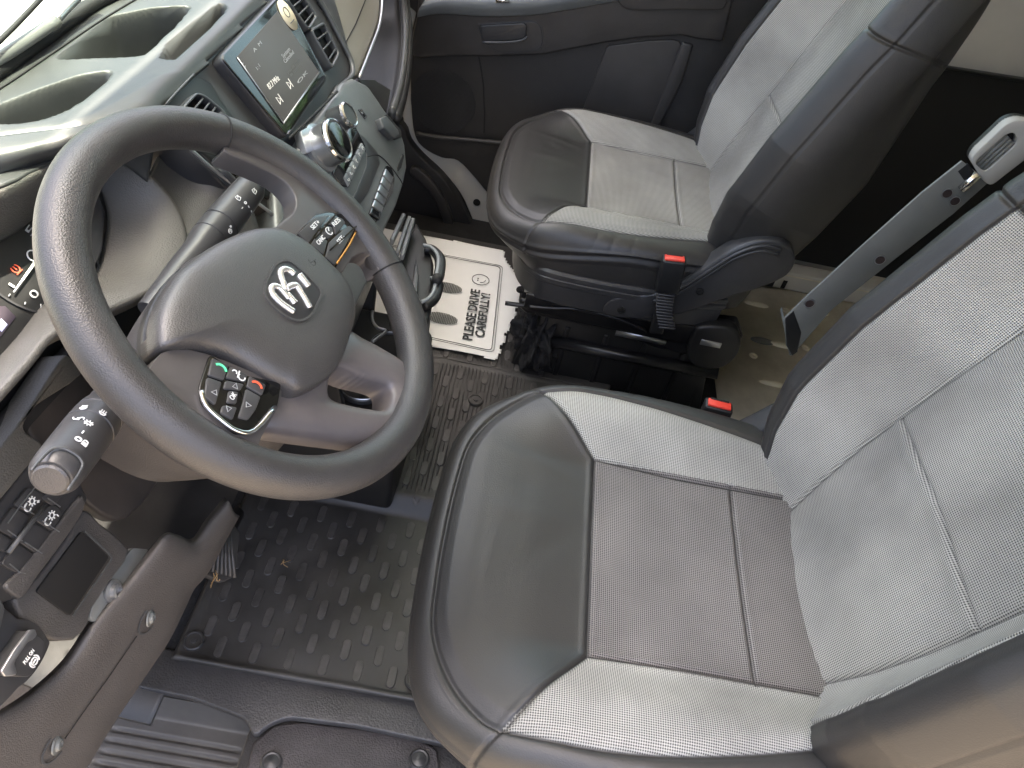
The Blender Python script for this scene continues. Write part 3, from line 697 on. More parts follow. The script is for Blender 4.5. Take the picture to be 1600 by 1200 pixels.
for k in range(0, 23):
    x_ = .570+.0325*k
    for m_ in range(-2, 8):
        y_ = .344-.0575*m_ + (-.0285 if k % 2 else 0) - .0575
        if y_ > .385 or y_ < -.15 or abs(x_-.905) < .012 or x_ > 1.30: continue
        lx, ly = .0182, .0064
        ol = [(x_+(lx-ly)*sx+ly*math.cos(t), y_+ly*math.sin(t)) for sx, ts in ((1, np.linspace(-PI/2, PI/2, 7)), (-1, np.linspace(PI/2, 1.5*PI, 7))) for t in ts]
        n_ = len(ol); P = np.array([(a, b, float(zf(np.array(a)))+.0019) for a, b in ol]); Q = np.array([((a-x_)*1.10+x_, (b-y_)*1.22+y_, float(zf(np.array(a)))-.002) for a, b in ol])
        parts.append((np.vstack([P, Q]), [tuple(range(n_))]+[(i, i+n_, (i+1) % n_+n_, (i+1) % n_) for i in range(n_)]))
absorb(o, parts, M['slot'])
for px, py in ((303, 1002), (648, 1063), (743, 626)):
    q = on(px, py, z=.018 if px < 700 else .052); q[2] += .002
    mf_ = lathe('mat_fastener', [(.017, -.004), (.017, .001), (.0155, .003), (.0135, .003), (.0125, .0008), (.0055, .0008), (.005, .003), (.0015, .0034)], q, (0, 0, 1), M['rubber'], fm, 28)
# fine parallel ribs moulded over the far half and the border
parts = []
for k in range(60):
    y_ = .40-.0088*k
    if y_ < -.1: break
    for x0, x1 in ((.935, 1.315),):
        parts.append((np.array([(x0, y_-.0012, .0503), (x1, y_-.0012, .0503), (x1, y_, .0515), (x0, y_, .0515), (x1, y_+.0012, .0503), (x0, y_+.0012, .0503)]), [(0, 1, 2, 3), (3, 2, 4, 5)]))
absorb(o, parts, M['rubber'])

pm = thing('rubber_floor_mat', 'black ribbed rubber mat lying partly under the white paper mat', 'floor mat', (1.5, .2, 0))
o = slab('mat_sheet', rounded([(1.332, -.30, .046), (1.332, .42, .046), (1.84, .40, .046), (1.84, -.30, .046)], .02), (0, 0, 1), .01, M['rubber'], pm, .002)
parts = []
for k in range(0, 4):
    for m_ in range(0, 9):
        x_ = 1.352+.0325*k; y_ = .33-.0575*m_+(.0285 if k % 2 else 0); lx, ly = .0165, .0062
        ol = [(x_+(lx-ly)*sx+ly*math.cos(t), y_+ly*math.sin(t)) for sx, ts in ((1, np.linspace(-PI/2, PI/2, 7)), (-1, np.linspace(PI/2, 1.5*PI, 7))) for t in ts]
        n_ = len(ol); parts.append((np.vstack([[(a, b, .0485) for a, b in ol], [((a-x_)*1.1+x_, (b-y_)*1.22+y_, .044) for a, b in ol]]), [tuple(range(n_))]+[(i, i+n_, (i+1) % n_+n_, (i+1) % n_) for i in range(n_)]))
absorb(o, parts, M['slot'])
parts = []
for k in range(70):
    y_ = .40-.0072*k
    parts.append((np.array([(1.34, y_-.001, .0462), (1.83, y_-.001, .0462), (1.83, y_, .0475), (1.34, y_, .0475), (1.83, y_+.001, .0462), (1.34, y_+.001, .0462)]), [(0, 1, 2, 3), (3, 2, 4, 5)]))
absorb(o, parts, M['rubber'])

# ---- paper mat
zp = .052; PL = Plane((0, 0, zp), (0, 0, 1), (1, 0, 0))
pap = thing('paper_floor_mat', 'white paper floor mat printed PLEASE DRIVE CAREFULLY beside the far seat', 'paper mat', (1.6, .1, .05))
c4 = PL.px([(660, 380), (784, 396), (775, 568), (676, 552)])
xa, xb = 1.355, 1.792
ol = [(1.792, .36), (1.80, .02)]+[(1.795-.005, .012), (1.76, .006), (1.72, -.022), (1.66, -.05), (1.60, -.048), (1.575, -.056), (1.555, -.043), (1.53, -.052), (1.50, -.036), (1.475, -.044), (1.455, -.028), (1.43, -.035), (1.40, -.022), (1.385, -.027), (1.352, -.018), (1.368, .36)]
P0 = np.array(ol); n_ = len(P0)
xs = np.linspace(1.34, 1.81, 90); ys = np.linspace(-.06, .37, 80); Xp, Yp = np.meshgrid(xs, ys, indexing='ij'); 
Zp = zp+.0022*np.sin(Xp*19+Yp*7)*np.sin(Yp*23+.6)+.002+.004*sstep(Xp, 1.74, 1.8)
F = gridfaces(*Xp.shape)[:, ::-1]; V = np.stack([Xp, Yp, Zp], -1).reshape(-1, 3); fc = V[F].mean(1); F = F[inpoly(fc[:, :2], ol)]
u_, inv = np.unique(F, return_inverse=True)
o = mesh('paper_sheet', V[u_], inv.reshape(-1, 4), M['paper'], pap); s_ = o.modifiers.new('Solidify', 'SOLIDIFY'); s_.thickness = .0006; s_.offset = -1
PT = PL.off(.0065)
ptext('PLEASE DRIVE', PT, (731, 531), (744, 453), M['ink'], pap, bold=.028)
ptext('CAREFULLY!', PT, (750, 526), (760, 459), M['ink'], pap, bold=.028)
c_ = PT.uv(PT.px([(751, 437)]))[0]; R_ = .0225
strokes('smiley', [arc(c_[0], c_[1], R_, 0, 360, 33), arc(c_[0]+.001, c_[1], .013, 115+90-25, 245+90-60, 10)], PT, .0016, M['ink'], pap)
for s_ in (-1, 1): dome('smiley_eye', [(c_[0]+.004*s_+a, c_[1]+.007+b) for a, b in arc(0, 0, .0022, 0, 330, 10)], PT, M['ink'], pap, h=.0004, base=-.0003, rings=3)
b4 = [tuple(PT.uv(PT.px([q]))[0]) for q in ((782, 417), (768, 548))]
x1_, y1_ = b4[0]; x0_, y1b = b4[1]
strokes('printed_border', [[tuple(v) for v in rounded([(x1_, y1_), (x0_, y1b), (x0_+.012, .33), (x1_-.006, .33)], .014)]+[tuple(rounded([(x1_, y1_), (x0_, y1b), (x0_+.012, .33), (x1_-.006, .33)], .014)[0])]], PT, .0016, M['ink'], pap)
strokes('printed_border', [[tuple(v) for v in rounded([(x1_+.006, y1_-.006), (x0_-.006, y1b-.006), (x0_+.006, .336), (x1_, .336)], .016)]+[tuple(rounded([(x1_+.006, y1_-.006), (x0_-.006, y1b-.006), (x0_+.006, .336), (x1_, .336)], .016)[0])]], PT, .0009, M['ink'], pap)
for q in ((698, 449), (690, 497)):
    cc = PT.uv(PT.px([q]))[0]; ls = []
    for k in range(-9, 10):      # shoe sole printed as a fine mesh
        t = k/9.5; hh = .021*math.sqrt(max(0, 1-t*t)); yy = cc[1]+t*.040
        ls.append([(cc[0]-hh, yy), (cc[0]+hh, yy)])
    strokes('printed_sole', ls, PT, .0022, M['inkgrey'], pap, h=.0003)
    ls = []
    for k in range(-5, 6):
        t = k/5.5; hh = .040*math.sqrt(max(0, 1-t*t)); ls.append([(cc[0]+t*.021, cc[1]-hh), (cc[0]+t*.021, cc[1]+hh)])
    strokes('printed_sole', ls, PT, .0016, M['inkgrey'], pap, h=.00035)

# ---- crumpled black cloth under the far seat
def crumple(name, label, cat, c, sx, sy, sz, seed, m):
    bm = bmesh.new(); bmesh.ops.create_icosphere(bm, subdivisions=5, radius=1); rng = np.random.RandomState(seed)
    D = rng.normal(size=(26, 3)); D /= np.linalg.norm(D, axis=1)[:, None]; ph = rng.uniform(0, 6, 26); am = rng.uniform(.02, .07, 26); fr = rng.uniform(3, 14, 26)
    V = np.array([v.co[:] for v in bm.verts]); d = np.zeros(len(V))
    for k in range(26): d += am[k]*(1-2*np.abs(np.sin(fr[k]*(V@D[k])+ph[k]))**.7)*(3/fr[k])**.3
    V = V*(1+d)[:, None]*[sx, sy, sz]+c; V[:, 2] = np.maximum(V[:, 2], c[2]-sz*.6)
    F = [tuple(v.index for v in f.verts) for f in bm.faces]; bm.free()
    o = mesh(name, V, F, m, None, True, c); tag(o, label, cat); return o
crumple('black_cloth', 'crumpled black cloth bundled under the front corner of the far seat', 'cloth', np.array((1.41, -.105, .125)), .145, .085, .13, 3, M['cloth'])

# ---- toe board and footwell
o = patch('toe_board', [[(x_, y_, z_) for x_ in (.44, .8, 1.2, 1.6, 2.02)] for y_, z_ in ((.405, -.004), (.45, .004), (.52, .03), (.64, .13), (.80, .40), (.84, .60))], M['rubber'], None, 4, .01); tag(o, kind='structure')
# painted body strip round the far door and the black wheel-arch liner below it
bd = Plane((2.018, 0, 0), (-1, 0, 0), (0, -1, 0))
o = slab('door_surround', cr(bd.px([(640, -20), (637, 60), (634, 120), (630, 180), (634, 212), (655, 240), (690, 268), (718, 300), (737, 340), (752, 378), (790, 400), (790, 300), (745, 240), (700, 200), (690, 100), (690, -20)]), 3, True), bd.n, .02, M['body'], None, .004); tag(o, kind='structure')
ar = Plane((1.985, 0, 0), (-1, 0, 0), (0, -1, 0))
o = slab('wheel_arch_liner', cr(ar.px([(600, 190), (630, 200), (640, 224), (660, 248), (690, 276), (714, 308), (732, 345), (746, 384), (700, 400), (620, 400), (590, 300)]), 3, True), ar.n, .05, M['doorlow'], None, .006); tag(o, kind='structure')
o = slab('arch_rib', cr(ar.off(.02).px([(650, 262), (680, 290), (702, 330), (712, 372), (700, 372), (688, 334), (668, 298), (640, 272)]), 3, True), ar.n, .02, M['doorp'], None, .006); tag(o, kind='structure')

# ---- step tread at the driver's door opening
st = thing('door_step', 'grey ribbed plastic entry step in the lower left corner below the floor mat', 'step', (.45, .4, -.2))
V = []; xs = np.linspace(.10, .55, 200); ys = np.linspace(.268, .62, 40); X, Y = np.meshgrid(xs, ys, indexing='ij')
Z = np.full(X.shape, -.200)
m_ = (sstep(Y, .300, .306)*(1-sstep(Y, .52, .526)))
for xg in [.488-.0190*k for k in range(12)]: Z -= .007*m_*np.exp(-(np.abs(X-xg)/.0042)**4)
Z += .10*sstep(X, .515, .545)**1.4+.03*sstep(.285-Y, -.004, .017)
M['step'] = mat('step_plastic', (.115, .112, .108), .45, bump=.0002, scale=400, var=.15, vscale=8)
o = mesh('step_tread', np.stack([X, Y, Z], -1).reshape(-1, 3), gridfaces(*X.shape)[:, ::-1], M['step'], st); s_ = o.modifiers.new('Solidify', 'SOLIDIFY'); s_.thickness = .006; s_.offset = -1
# floor apron between mat and step, textured sill pad
ap = thing('sill_trim', 'black textured sill trim with rounded panel and two round plugs under near seat corner', 'sill trim', (.45, .1, -.05))
rows = [[(x_, y_, z_) for y_ in (.47, .36, .27, .20, .10, .0, -.15, -.30)] for x_, z_ in ((.545, .006), (.53, .002), (.505, -.010), (.49, -.022), (.474, -.020), (.30, -.020))]
rows = [[(a[0], a[1], a[2]-(.04 if (a[1] > .28 and i > 2) else 0)-(.10 if (a[1] > .28 and i > 3) else 0)) for a in r] for i, r in enumerate(rows)]
M['textured'] = mat('textured_rubber', (.046, .045, .046), .42, bump=.0006, scale=300, kind='vor', var=.2, vscale=12)
slab('apron', rounded(np.array([(.556, .50, .006), (.556, -.32, .006), (.44, -.32, .006)]+[tuple(on(a, b, z=.006)) for a, b in ((690, 1162), (560, 1134), (450, 1120), (418, 1132), (398, 1152), (384, 1122), (300, 1090), (190, 1068))]), .012, 4), (0, 0, 1), .016, M['textured'], ap, .005)
slab('sill_base', [(.50, .262, -.024), (.50, -.32, -.024), (.10, -.32, -.024), (.10, .262, -.024)], (0, 0, 1), .2, M['textured'], ap, .006)
ol = ons([(396, 1160), (430, 1132), (470, 1128), (560, 1138), (655, 1155), (682, 1170), (690, 1215), (700, 1300), (360, 1300), (378, 1230)], z=-.012)
slab('sill_panel', rounded(ol, .006), (0, 0, 1), .02, mat('sill_panel_rubber', (.048, .044, .046), .5, bump=.0007, scale=350, kind='vor', var=.25, vscale=20), ap, .005)
for q in ((424, 1192), (655, 1187)):
    p_ = on(*q, z=-.010); lathe('plug', [(.0165, -.004), (.0165, .002), (.014, .0045), (.0115, .0035), (.006, .006), (.001, .0068)], p_, (0, 0, 1), M['smooth'], ap, 28)
# outside skin of the sill, below the camera
o = slab('outer_sill', [(.10, .7, -.02), (.10, -.62, -.02), (.10, -.62, -.45), (.10, .7, -.45)], (-1, 0, 0), .03, M['body'], None, .005); tag(o, kind='structure')

# ================================================================== body and rear
o = slab('side_body', [(2.06, .95, -.3), (2.06, -2.2, -.3), (2.06, -2.2, .95), (2.06, -.70, .95), (2.06, -.66, .72), (2.06, .95, .66)], (-1, 0, 0), .04, M['body'], None, .004); tag(o, kind='structure')
o = slab('side_body_upper', [(2.07, -.78, .72), (2.07, -2.2, .72), (2.07, -2.2, 1.8), (2.07, -.62, 1.8)], (-1, 0, 0), .04, M['body'], None, .004); tag(o, kind='structure')
o = sheet('cargo_floor', .15, 2.05, -2.2, -.585, .006, M['cream'], .03)
# black side panel + ledge
cp = thing('cargo_side_panel', 'large matt black panel on the white side wall behind the seats', 'wall panel', (2.03, -1.2, .4))
slab('panel_board', [(2.03, -.55, .075), (2.03, -2.1, .075), (2.03, -2.1, .745), (2.03, -.55, .665)], (-1, 0, 0), .012, M['panel'], cp, .003)
slab('panel_edge', [(2.02, -.55, .664), (2.02, -2.1, .744), (2.02, -2.1, .752), (2.02, -.55, .672)], (-1, 0, 0), .02, M['blackmetal'], cp, .002)
lg = thing('floor_ledge', 'white painted steel ledge running along the foot of the black side panel', 'ledge', (2.0, -1.2, .03))
slab('ledge_face', [(1.965, -.55, .006), (1.965, -2.1, .006), (1.975, -2.1, .062), (1.975, -.55, .062)], (-1, 0, 0), .06, M['body'], lg, .006)
slab('bead', [(1.972, -.60, .050), (1.972, -2.1, .050), (1.972, -2.1, .054), (1.972, -.60, .054)], (-1, 0, 0), .008, M['cream'], lg, .001)
tb = slab('anchor_bracket', [(1.955, -.66, .012), (1.955, -.80, .012), (1.955, -.80, .056), (1.955, -.66, .056)], (-1, 0, 0), .012, M['blackmetal'], None, .003, loc=(1.95, -.73, .03)); tag(tb, 'small black bolted bracket on the white ledge behind the far seat', 'bracket')
for y_ in (-.69, -.725, -.765): lathe('bolt', [(.007, 0), (.007, .004), (.004, .006)], (1.955, y_, .03), (-1, 0, 0), M['chrome'], tb, 12)
slab('ledge_slot', [(1.961, -.825, .012), (1.961, -.838, .012), (1.961, -.838, .04), (1.961, -.825, .04)], (-1, 0, 0), .003, M['void'], lg, .001)
# pressings and scratches in the cargo floor
parts = []
for k in range(4):
    for j in range(4):
        q = (1.86-.17*k+.02*j, -.74-.19*j-.05*(k%2)); a = np.array(arc(q[0], q[1], .012, 0, 345, 20, .038)) if True else 0
        parts.append((np.vstack([np.column_stack([a, np.full(20, .0065)]), np.column_stack([(a-q)*.8+q, np.full(20, .0105)])]), [(i, (i+1) % 20, (i+1) % 20+20, i+20) for i in range(20)]+[tuple(range(20, 40))]))
o = join('floor_pressings', parts, M['cream'], None); tag(o, kind='structure')
dr = slab('floor_plug', np.column_stack([np.array(arc(1.69, -.735, .014, 0, 345, 24, .034)), np.full(24, .0095)]), (0, 0, 1), .003, M['inkgrey'], None, .001, loc=(1.69, -.735, .01)); tag(dr, 'dark oval plug in the dirty cream cargo floor', 'floor plug')
for k, (x_, y_) in enumerate(((1.86, -.83), (1.80, -.86), (1.62, -.70), (1.70, -.86))):
    lathe('floor_rivet', [(.012, 0), (.012, .0015), (.007, .0028), (.004, .001)], (x_, y_, .006), (0, 0, 1), M['cream'], dr, 18)

# ---- metal bar with holes and its handle
BX = 1.0; BP = Plane((BX, 0, 0), (-1, 0, 0), (0, -1, 0))
br = thing('metal_bracket_bar', 'grey steel bar with three holes rising behind the near seat', 'steel bar', tuple(on(1235, 520, x=BX)))
ol = BP.px([(1226, 497), (1262, 462), (1350, 382), (1440, 302), (1503, 252), (1545, 285), (1490, 334), (1400, 404), (1300, 484), (1238, 556), (1228, 540)])
pb = slab('bar', ol, BP.n, .004, M['steel'], br, .001)
slab('flange', BP.px([(1226, 499), (1224, 505), (1234, 556), (1238, 556)]), BP.n, .035, M['steel'], br, .001)
for q in ((1265, 474), (1375, 406), (1480, 302), (1492, 314)):
    lathe('hole', [(.008 if q[0] < 1450 else .007, 0), (.008 if q[0] < 1450 else .007, .0006), (.0068 if q[0] < 1450 else .0062, .0008)], on(*q, x=BX-.0002), (-1, 0, 0), M['silver'], br, 22)
    lathe('hole_bore', [(.0066 if q[0] < 1450 else .006, 0), (.0066 if q[0] < 1450 else .006, .0014)], on(*q, x=BX-.0002), (-1, 0, 0), mat('bore', (.03, .018, .016), .8), br, 22)
slab('bar_foot', BP.off(.0012).px([(1227, 498), (1240, 486), (1252, 520), (1246, 550), (1238, 556), (1229, 540)]), BP.n, .002, M['black'], br, .0006)
bh = BP.off(.004)
outer = bh.px([(1517, 252), (1523, 240), (1573, 193), (1592, 187), (1632, 195), (1625, 232), (1549, 291), (1536, 283)])
inner = bh.px([(1524, 256), (1530, 247), (1571, 211), (1583, 207), (1590, 216), (1588, 226), (1546, 264), (1537, 268)])
frame_ring('handle_frame', rounded(outer, .006, 3), rounded(inner, .004, 3), BP.n, .016, mat('handle_grey', (.40, .39, .36), .42), br, .003)
slab('handle_well', rounded(outer, .006, 3)*1.0-BP.n*.012, BP.n, .01, M['black'], br, .001)
for k in range(5):
    a, b = bh.px([(1524+4*k, 257+4*k), (1573+4*k, 211+4.5*k)]); tube('grip_rib', [a-BP.n*.004, b-BP.n*.004], .0028, M['steel'], br, 8)
slab('latch_slot', BP.off(.0006).px([(1497, 268), (1512, 256), (1524, 270), (1508, 284)]), BP.n, .003, M['void'], br, .0005)
tube('latch_pin', [on(1502, 296, x=BX-.006), on(1528, 272, x=BX-.006)], .006, M['chrome'], br, 12)

# ================================================================== far door
DP = Plane((2.0, 0, 0), (-1, 0, 0), (0, -1, 0))
dr_ = thing('front_door', 'far black plastic door panel with pull handle recess and speaker grille', 'door', (2.0, 0, .1))
face = [(654, -10), (650, 20), (642, 60), (641, 120), (643, 175), (648, 212), (662, 232), (690, 247), (716, 252), (745, 282), (765, 305), (800, 330), (1120, 420), (1160, 380), (1190, 100), (1200, -20)]
slab('door_panel', cr(DP.px(face), 4, True), DP.n, .05, M['doorlow'], dr_, .012, 4)
# upper moulding, standing proud of the lower panel
up = [(654, -8), (651, 25), (643, 60), (642, 86), (655, 92), (700, 88), (757, 89), (790, 88), (848, 86), (900, 76), (950, 67), (1000, 60), (1065, 56), (1090, 62), (1130, 66), (1150, -18)]
slab('door_upper', DP.off(.016).px(up), DP.n, .03, M['doorp'], dr_, .007, 4)
# armrest top, a rolled ledge that catches the light
led = DP
rows = [[on(px, py, x=xx) for px, py, xx in r] for r in (
    [(652, 27, 1.982), (690, 22, 1.98), (760, 26, 1.98), (830, 24, 1.98), (880, 17, 1.98), (960, 3, 1.98), (1050, -10, 1.98)],
    [(655, 14, 1.965), (690, 8, 1.955), (760, 10, 1.955), (830, 8, 1.955), (880, 2, 1.955), (960, -10, 1.955), (1050, -24, 1.955)],
    [(662, 2, 1.972), (696, -8, 1.965), (765, -8, 1.965), (835, -10, 1.965), (885, -16, 1.965), (962, -24, 1.965), (1050, -38, 1.965)],
    [(668, -14, 2.03), (706, -26, 2.03), (771, -28, 2.03), (840, -30, 2.03), (890, -34, 2.03), (965, -42, 2.03), (1050, -54, 2.03)])]
patch('door_sill_cap', rows, M['palegrey'], dr_, 6, .006)
# handle recess
hp = DP.off(.0165)
ol = rounded(hp.px([(744, 36), (838, 31), (848, 40), (852, 66), (846, 80), (792, 84), (776, 84), (757, 70), (746, 50)]), .012, 4)
frame_ring('recess_rim', ol, ol.mean(0)+(ol-ol.mean(0))*.93, DP.n, .006, M['doorp'], dr_, .002)
dish = dome('handle_recess', hp.uv(ol.mean(0)+(ol-ol.mean(0))*.94), hp, M['smooth'], dr_, h=.001, base=-.006, rings=16, p=4, dish=.0)
hd = slab('pull_handle', rounded(DP.off(.024).px([(750, 40), (818, 36), (823, 40), (822, 57), (815, 63), (757, 66), (752, 60)]), .006, 4), DP.n, .008, M['smooth'], dr_, .003)
tube('handle_lip', cr(DP.off(.027).px([(753, 66), (790, 66), (815, 63), (824, 57)]), 4), .0028, M['satin'], hd, 8)
tube('button', [on(735+40, 1, x=1.95), on(755+40, 0, x=1.95)], .006, M['chrome'], dr_, 8)
# speaker grille: concentric field of fine slits
gp = DP.off(.003)
cen = gp.uv(gp.px([(692, 160)]))[0]; ls = []
for k in range(-26, 27):
    t = k/26.5; hh = .088*math.sqrt(1-t*t); ls.append([(cen[0]-hh, cen[1]+t*.088), (cen[0]+hh, cen[1]+t*.088)])
strokes('speaker_grille', ls, gp, .0016, M['smooth'], dr_, h=.0012)
strokes('panel_seam', [[tuple(v) for v in gp.uv(gp.px([(748, 88), (755, 130), (757, 180), (756, 208)]))], [tuple(v) for v in gp.uv(gp.px([(649, 205), (690, 212), (756, 216), (775, 222)]))]], gp, .003, M['void'], dr_, h=.001)
# map pocket lip and rear storage
tube('pocket_lip', cr(DP.off(.012).px([(650, 208), (690, 215), (740, 219), (790, 224)]), 4), .006, M['doorp'], dr_, 10)
slab('rear_panel', rounded(DP.off(.006).px([(948, 72), (1010, 64), (1055, 62), (1066, 68), (1050, 120), (1020, 200), (1000, 290), (930, 260), (900, 200)]), .01, 4), DP.n, .008, M['doorp'], dr_, .005)
slab('pillar_rib', DP.off(.010).px([(1066, 66), (1084, 70), (1066, 130), (1030, 200), (1018, 240), (1002, 230), (1030, 160), (1052, 100)]), DP.n, .012, M['doorp'], dr_, .006)
slab('upper_pad', rounded(DP.off(.03).px([(965, -24), (965, 2), (975, 14), (1000, 17), (1060, 15), (1130, 16), (1150, -24)]), .01, 4), DP.n, .02, M['doorp'], dr_, .006)
# door window frame above (mostly out of the picture)
wf = slab('window_glass', [(2.045, .55, .66), (2.045, -.76, .72), (2.045, -.60, 1.77), (2.045, .12, 1.77)], (-1, 0, 0), .004, M['glass'], dr_, 0)
# white body strip round the door's front lower edge carries a rubber plug
pl_ = lathe('body_plug', [(.011, 0), (.011, .002), (.008, .003)], on(745, 316, x=2.017), (-1, 0, 0), M['void'], None, 18, loc=tuple(on(745, 316, x=2.017))); tag(pl_, 'small black rubber plug in the white body strip by the far seat', 'plug')

# ================================================================== dashboard
dash = thing('dashboard', 'dark grey moulded dashboard with vents, touch screen and storage bins behind the steering wheel', 'dashboard', (1.0, .45, .7))
ZT = .862
TP = Plane((0, 0, ZT), (0, 0, 1), (1, 0, 0))
# --- top panel with three moulded bins
out_px = [(-70, 232), (0, 216), (75, 206), (140, 200), (200, 186), (240, 166), (270, 132), (300, 104), (397, 6), (470, -70), (560, -150), (640, -190), (560, -260), (330, -120), (240, -40), (150, 4), (75, 52), (0, 104), (-80, 160)]
OUT = TP.px(out_px)[:, :2]
bins = [([(84, 93), (172, 26), (240, 12), (300, 9), (276, 38), (224, 87), (190, 89), (150, 90)], .075, .009), ([(250, 91), (262, 68), (330, 14), (346, 5), (354, 11), (347, 23), (294, 74), (272, 93)], .04, .005),
        ([(-30, 190), (-10, 168), (60, 140), (130, 116), (176, 110), (170, 122), (145, 145), (105, 172), (62, 188), (16, 194)], .05, .010)]
xmin, ymin = OUT.min(0); xmax, ymax = OUT.max(0)
xs = np.arange(max(xmin, .05), min(xmax, 2.06), .0026); ys = np.arange(ymin, min(ymax, 1.2), .0026)
X, Y = np.meshgrid(xs, ys, indexing='ij'); P2 = np.column_stack([X.ravel(), Y.ravel()])
Z = np.full(len(P2), ZT)
for poly, dep, sl in bins:
    L = TP.px(poly)[:, :2]; L = rounded(L, .014 if dep > .045 else .005, 5); ins = inpoly(P2, L); d = polydist(P2, np.vstack([L, L[:1]])); d = np.where(ins, d, -d)
    Z -= dep*sstep(d, -.001, sl); pass
# raised pod in front of the cluster, and general roll
pod = TP.px([(55, 205), (110, 175), (165, 140), (230, 108), (300, 102), (262, 150), (235, 168), (170, 195)])[:, :2]
ins = inpoly(P2, pod); d = polydist(P2, np.vstack([pod, pod[:1]])); Z += .010*np.where(ins, sstep(d, 0, .07), 0)
rear = TP.px([(-120, 245), (-70, 232), (0, 216), (75, 206), (140, 200), (200, 186), (240, 166), (270, 132), (300, 104), (397, 6), (470, -70), (560, -150)])[:, :2]
dr = polydist(P2, rear); Z -= .014*np.exp(-(dr/.006)**1.3)
V = np.column_stack([P2, Z]); F = gridfaces(*X.shape)[:, ::-1]; fc = V[F].mean(1); F = F[inpoly(fc[:, :2], OUT)]
u_, inv = np.unique(F, return_inverse=True)
o = mesh('top_panel', V[u_], inv.reshape(-1, 4), M['dash_top'], dash); s_ = o.modifiers.new('Solidify', 'SOLIDIFY'); s_.thickness = .004; s_.offset = -1
# defroster strip line and the dark joint at the windscreen
def tubepx(name, pts, z, r, m, parent, up=4, seg=8, **k): return tube(name, [on(a, b, z=z) for a, b in pts], r, m, parent, seg, up=up, **k)
tubepx('joint_seam', [(-40, 158), (0, 138), (60, 98), (160, 30), (230, -12)], ZT+.001, .0012, M['void'], dash)

# --- windscreen, bonnet, wiper (outside)
ws = thing('windscreen', 'sloping glass windscreen with dark rubber edge above the dashboard corner', 'windscreen', (1.0, .6, .86))
edge_px = [(-80, 160), (0, 108), (75, 55), (152, 2), (240, -42), (330, -122)]
tubepx('rubber_edge', edge_px, ZT+.006, .0085, M['void'], ws)
e3 = np.array([on(a, b, z=ZT+.004) for a, b in edge_px]); e3 = cr(e3, 3); 
lower = e3+np.array([0, .006, 0]); 
xa_, xb_ = lower[0], lower[-1]
up_ = lower+np.array([0, -.0, 0])
top = np.array([[p[0]*.94+.06, .42+.02*math.sin((p[0])*1.5), 1.79] for p in lower])
Vg = np.vstack([lower, top]); n_ = len(lower); mesh('glass_pane', Vg, [(i, i+1, n_+i+1, n_+i) for i in range(n_-1)], M['glass'], ws, False)
bn = thing('bonnet', 'pale van bonnet and cowl outside the windscreen in the top left corner', 'bonnet', (1.0, 1.2, .7))
patch('bonnet_panel', [[(x_, y_, z_+.04*(1-(x_-1.1)**2)) for x_ in (-.1, .4, 1.1, 1.8, 2.3)] for y_, z_ in ((.80, .80), (.95, .79), (1.3, .72), (1.6, .55), (1.7, .2))], M['hood'], bn, 5, .01)
patch('cowl', [[(x_, y_, z_) for x_ in (-.1, .6, 1.2, 2.2)] for y_, z_ in ((.60, .79), (.66, .80), (.72, .79), (.80, .815))], mat('cowl_grey', (.30, .30, .28), .5), bn, 4, .01)
wp = thing('wiper', 'thin grey wiper arm lying outside the windscreen in the top left corner', 'wiper', tuple(on(60, 50, z=.9)))
tube('wiper_arm', [on(-60, 124, z=.875), on(10, 84, z=.88), on(88, 33, z=.885)], .0065, M['steel'], wp, 10, up=4)
tube('wiper_arm_tip', [on(86, 34, z=.885), on(110, 8, z=.89), on(150, -30, z=.9)], .0045, M['silver'], wp, 10, up=3)
tube('blade', [on(-30, 92, z=.89), on(20, 44, z=.90), on(60, 2, z=.91), on(90, -30, z=.91)], .0028, M['void'], wp, 8, up=3)

# --- centre stack: one sloping plane
SN = np.array([0, -.813, .583]); SP = Plane((1.0, .405, .84), SN, (1, 0, 0))
def Sx(pts, h=0.0): return SP.off(h).px(pts)
stack = [(247, 164), (272, 131), (301, 106), (398, 8), (425, -22), (470, -60), (510, -45), (530, 20), (551, 95), (552, 120), (545, 145), (575, 170), (590, 330), (500, 420), (420, 330), (350, 290), (300, 240)]
slab('center_stack', Sx(stack), SN, .06, M['smooth'], dash, .003)
# left vent face, set behind the stack surface
vf = slab('vent_surround', Sx([(251, 164), (276, 134), (303, 110), (309, 118), (330, 128), (352, 165), (392, 215), (440, 250), (470, 300), (440, 330), (420, 310), (352, 268), (300, 226)], .004), SN, .01, M['black'], dash, .003)
tube('vent_trim', Sx([(290, 226), (330, 262), (380, 300), (430, 338)], .006), .0022, M['silver'], dash, 8, up=4)
tube('vent_trim', Sx([(256, 166), (280, 140), (303, 116)], .006), .0016, M['satin'], dash, 8, up=4)
def vent(outl, nl, label=None, h=.016, ax=None, lv=None):
    O = rounded(Sx(outl, h), .008, 4); c = O.mean(0); I = c+(O-c)*.84
    v = frame_ring('air_vent', O, I, SN, .018, M['satin'], dash, .002)
    slab('vent_well', I-SN*(h-.0052), SN, .003, M['void'], v, 0)
    a, b = lv     # louvre runs from edge a to edge b
    A0, A1 = Sx(a, h-.002); B0, B1 = Sx(b, h-.002)
    for k in range(nl):
        t = (k+1)/(nl+1); p0 = A0+(A1-A0)*t; p1 = B0+(B1-B0)*t; d = (p1-p0); d /= np.linalg.norm(d); p0 = p0+d*.003; p1 = p1-d*.003
        dn = -SN*.8+np.cross(d, SN)*.35
        P = [p0, p1, p1+dn*.010, p0+dn*.010]; slab('louvre', P, np.cross(d, dn/np.linalg.norm(dn)), .0022, M['satin'], v, .0006)
    return v
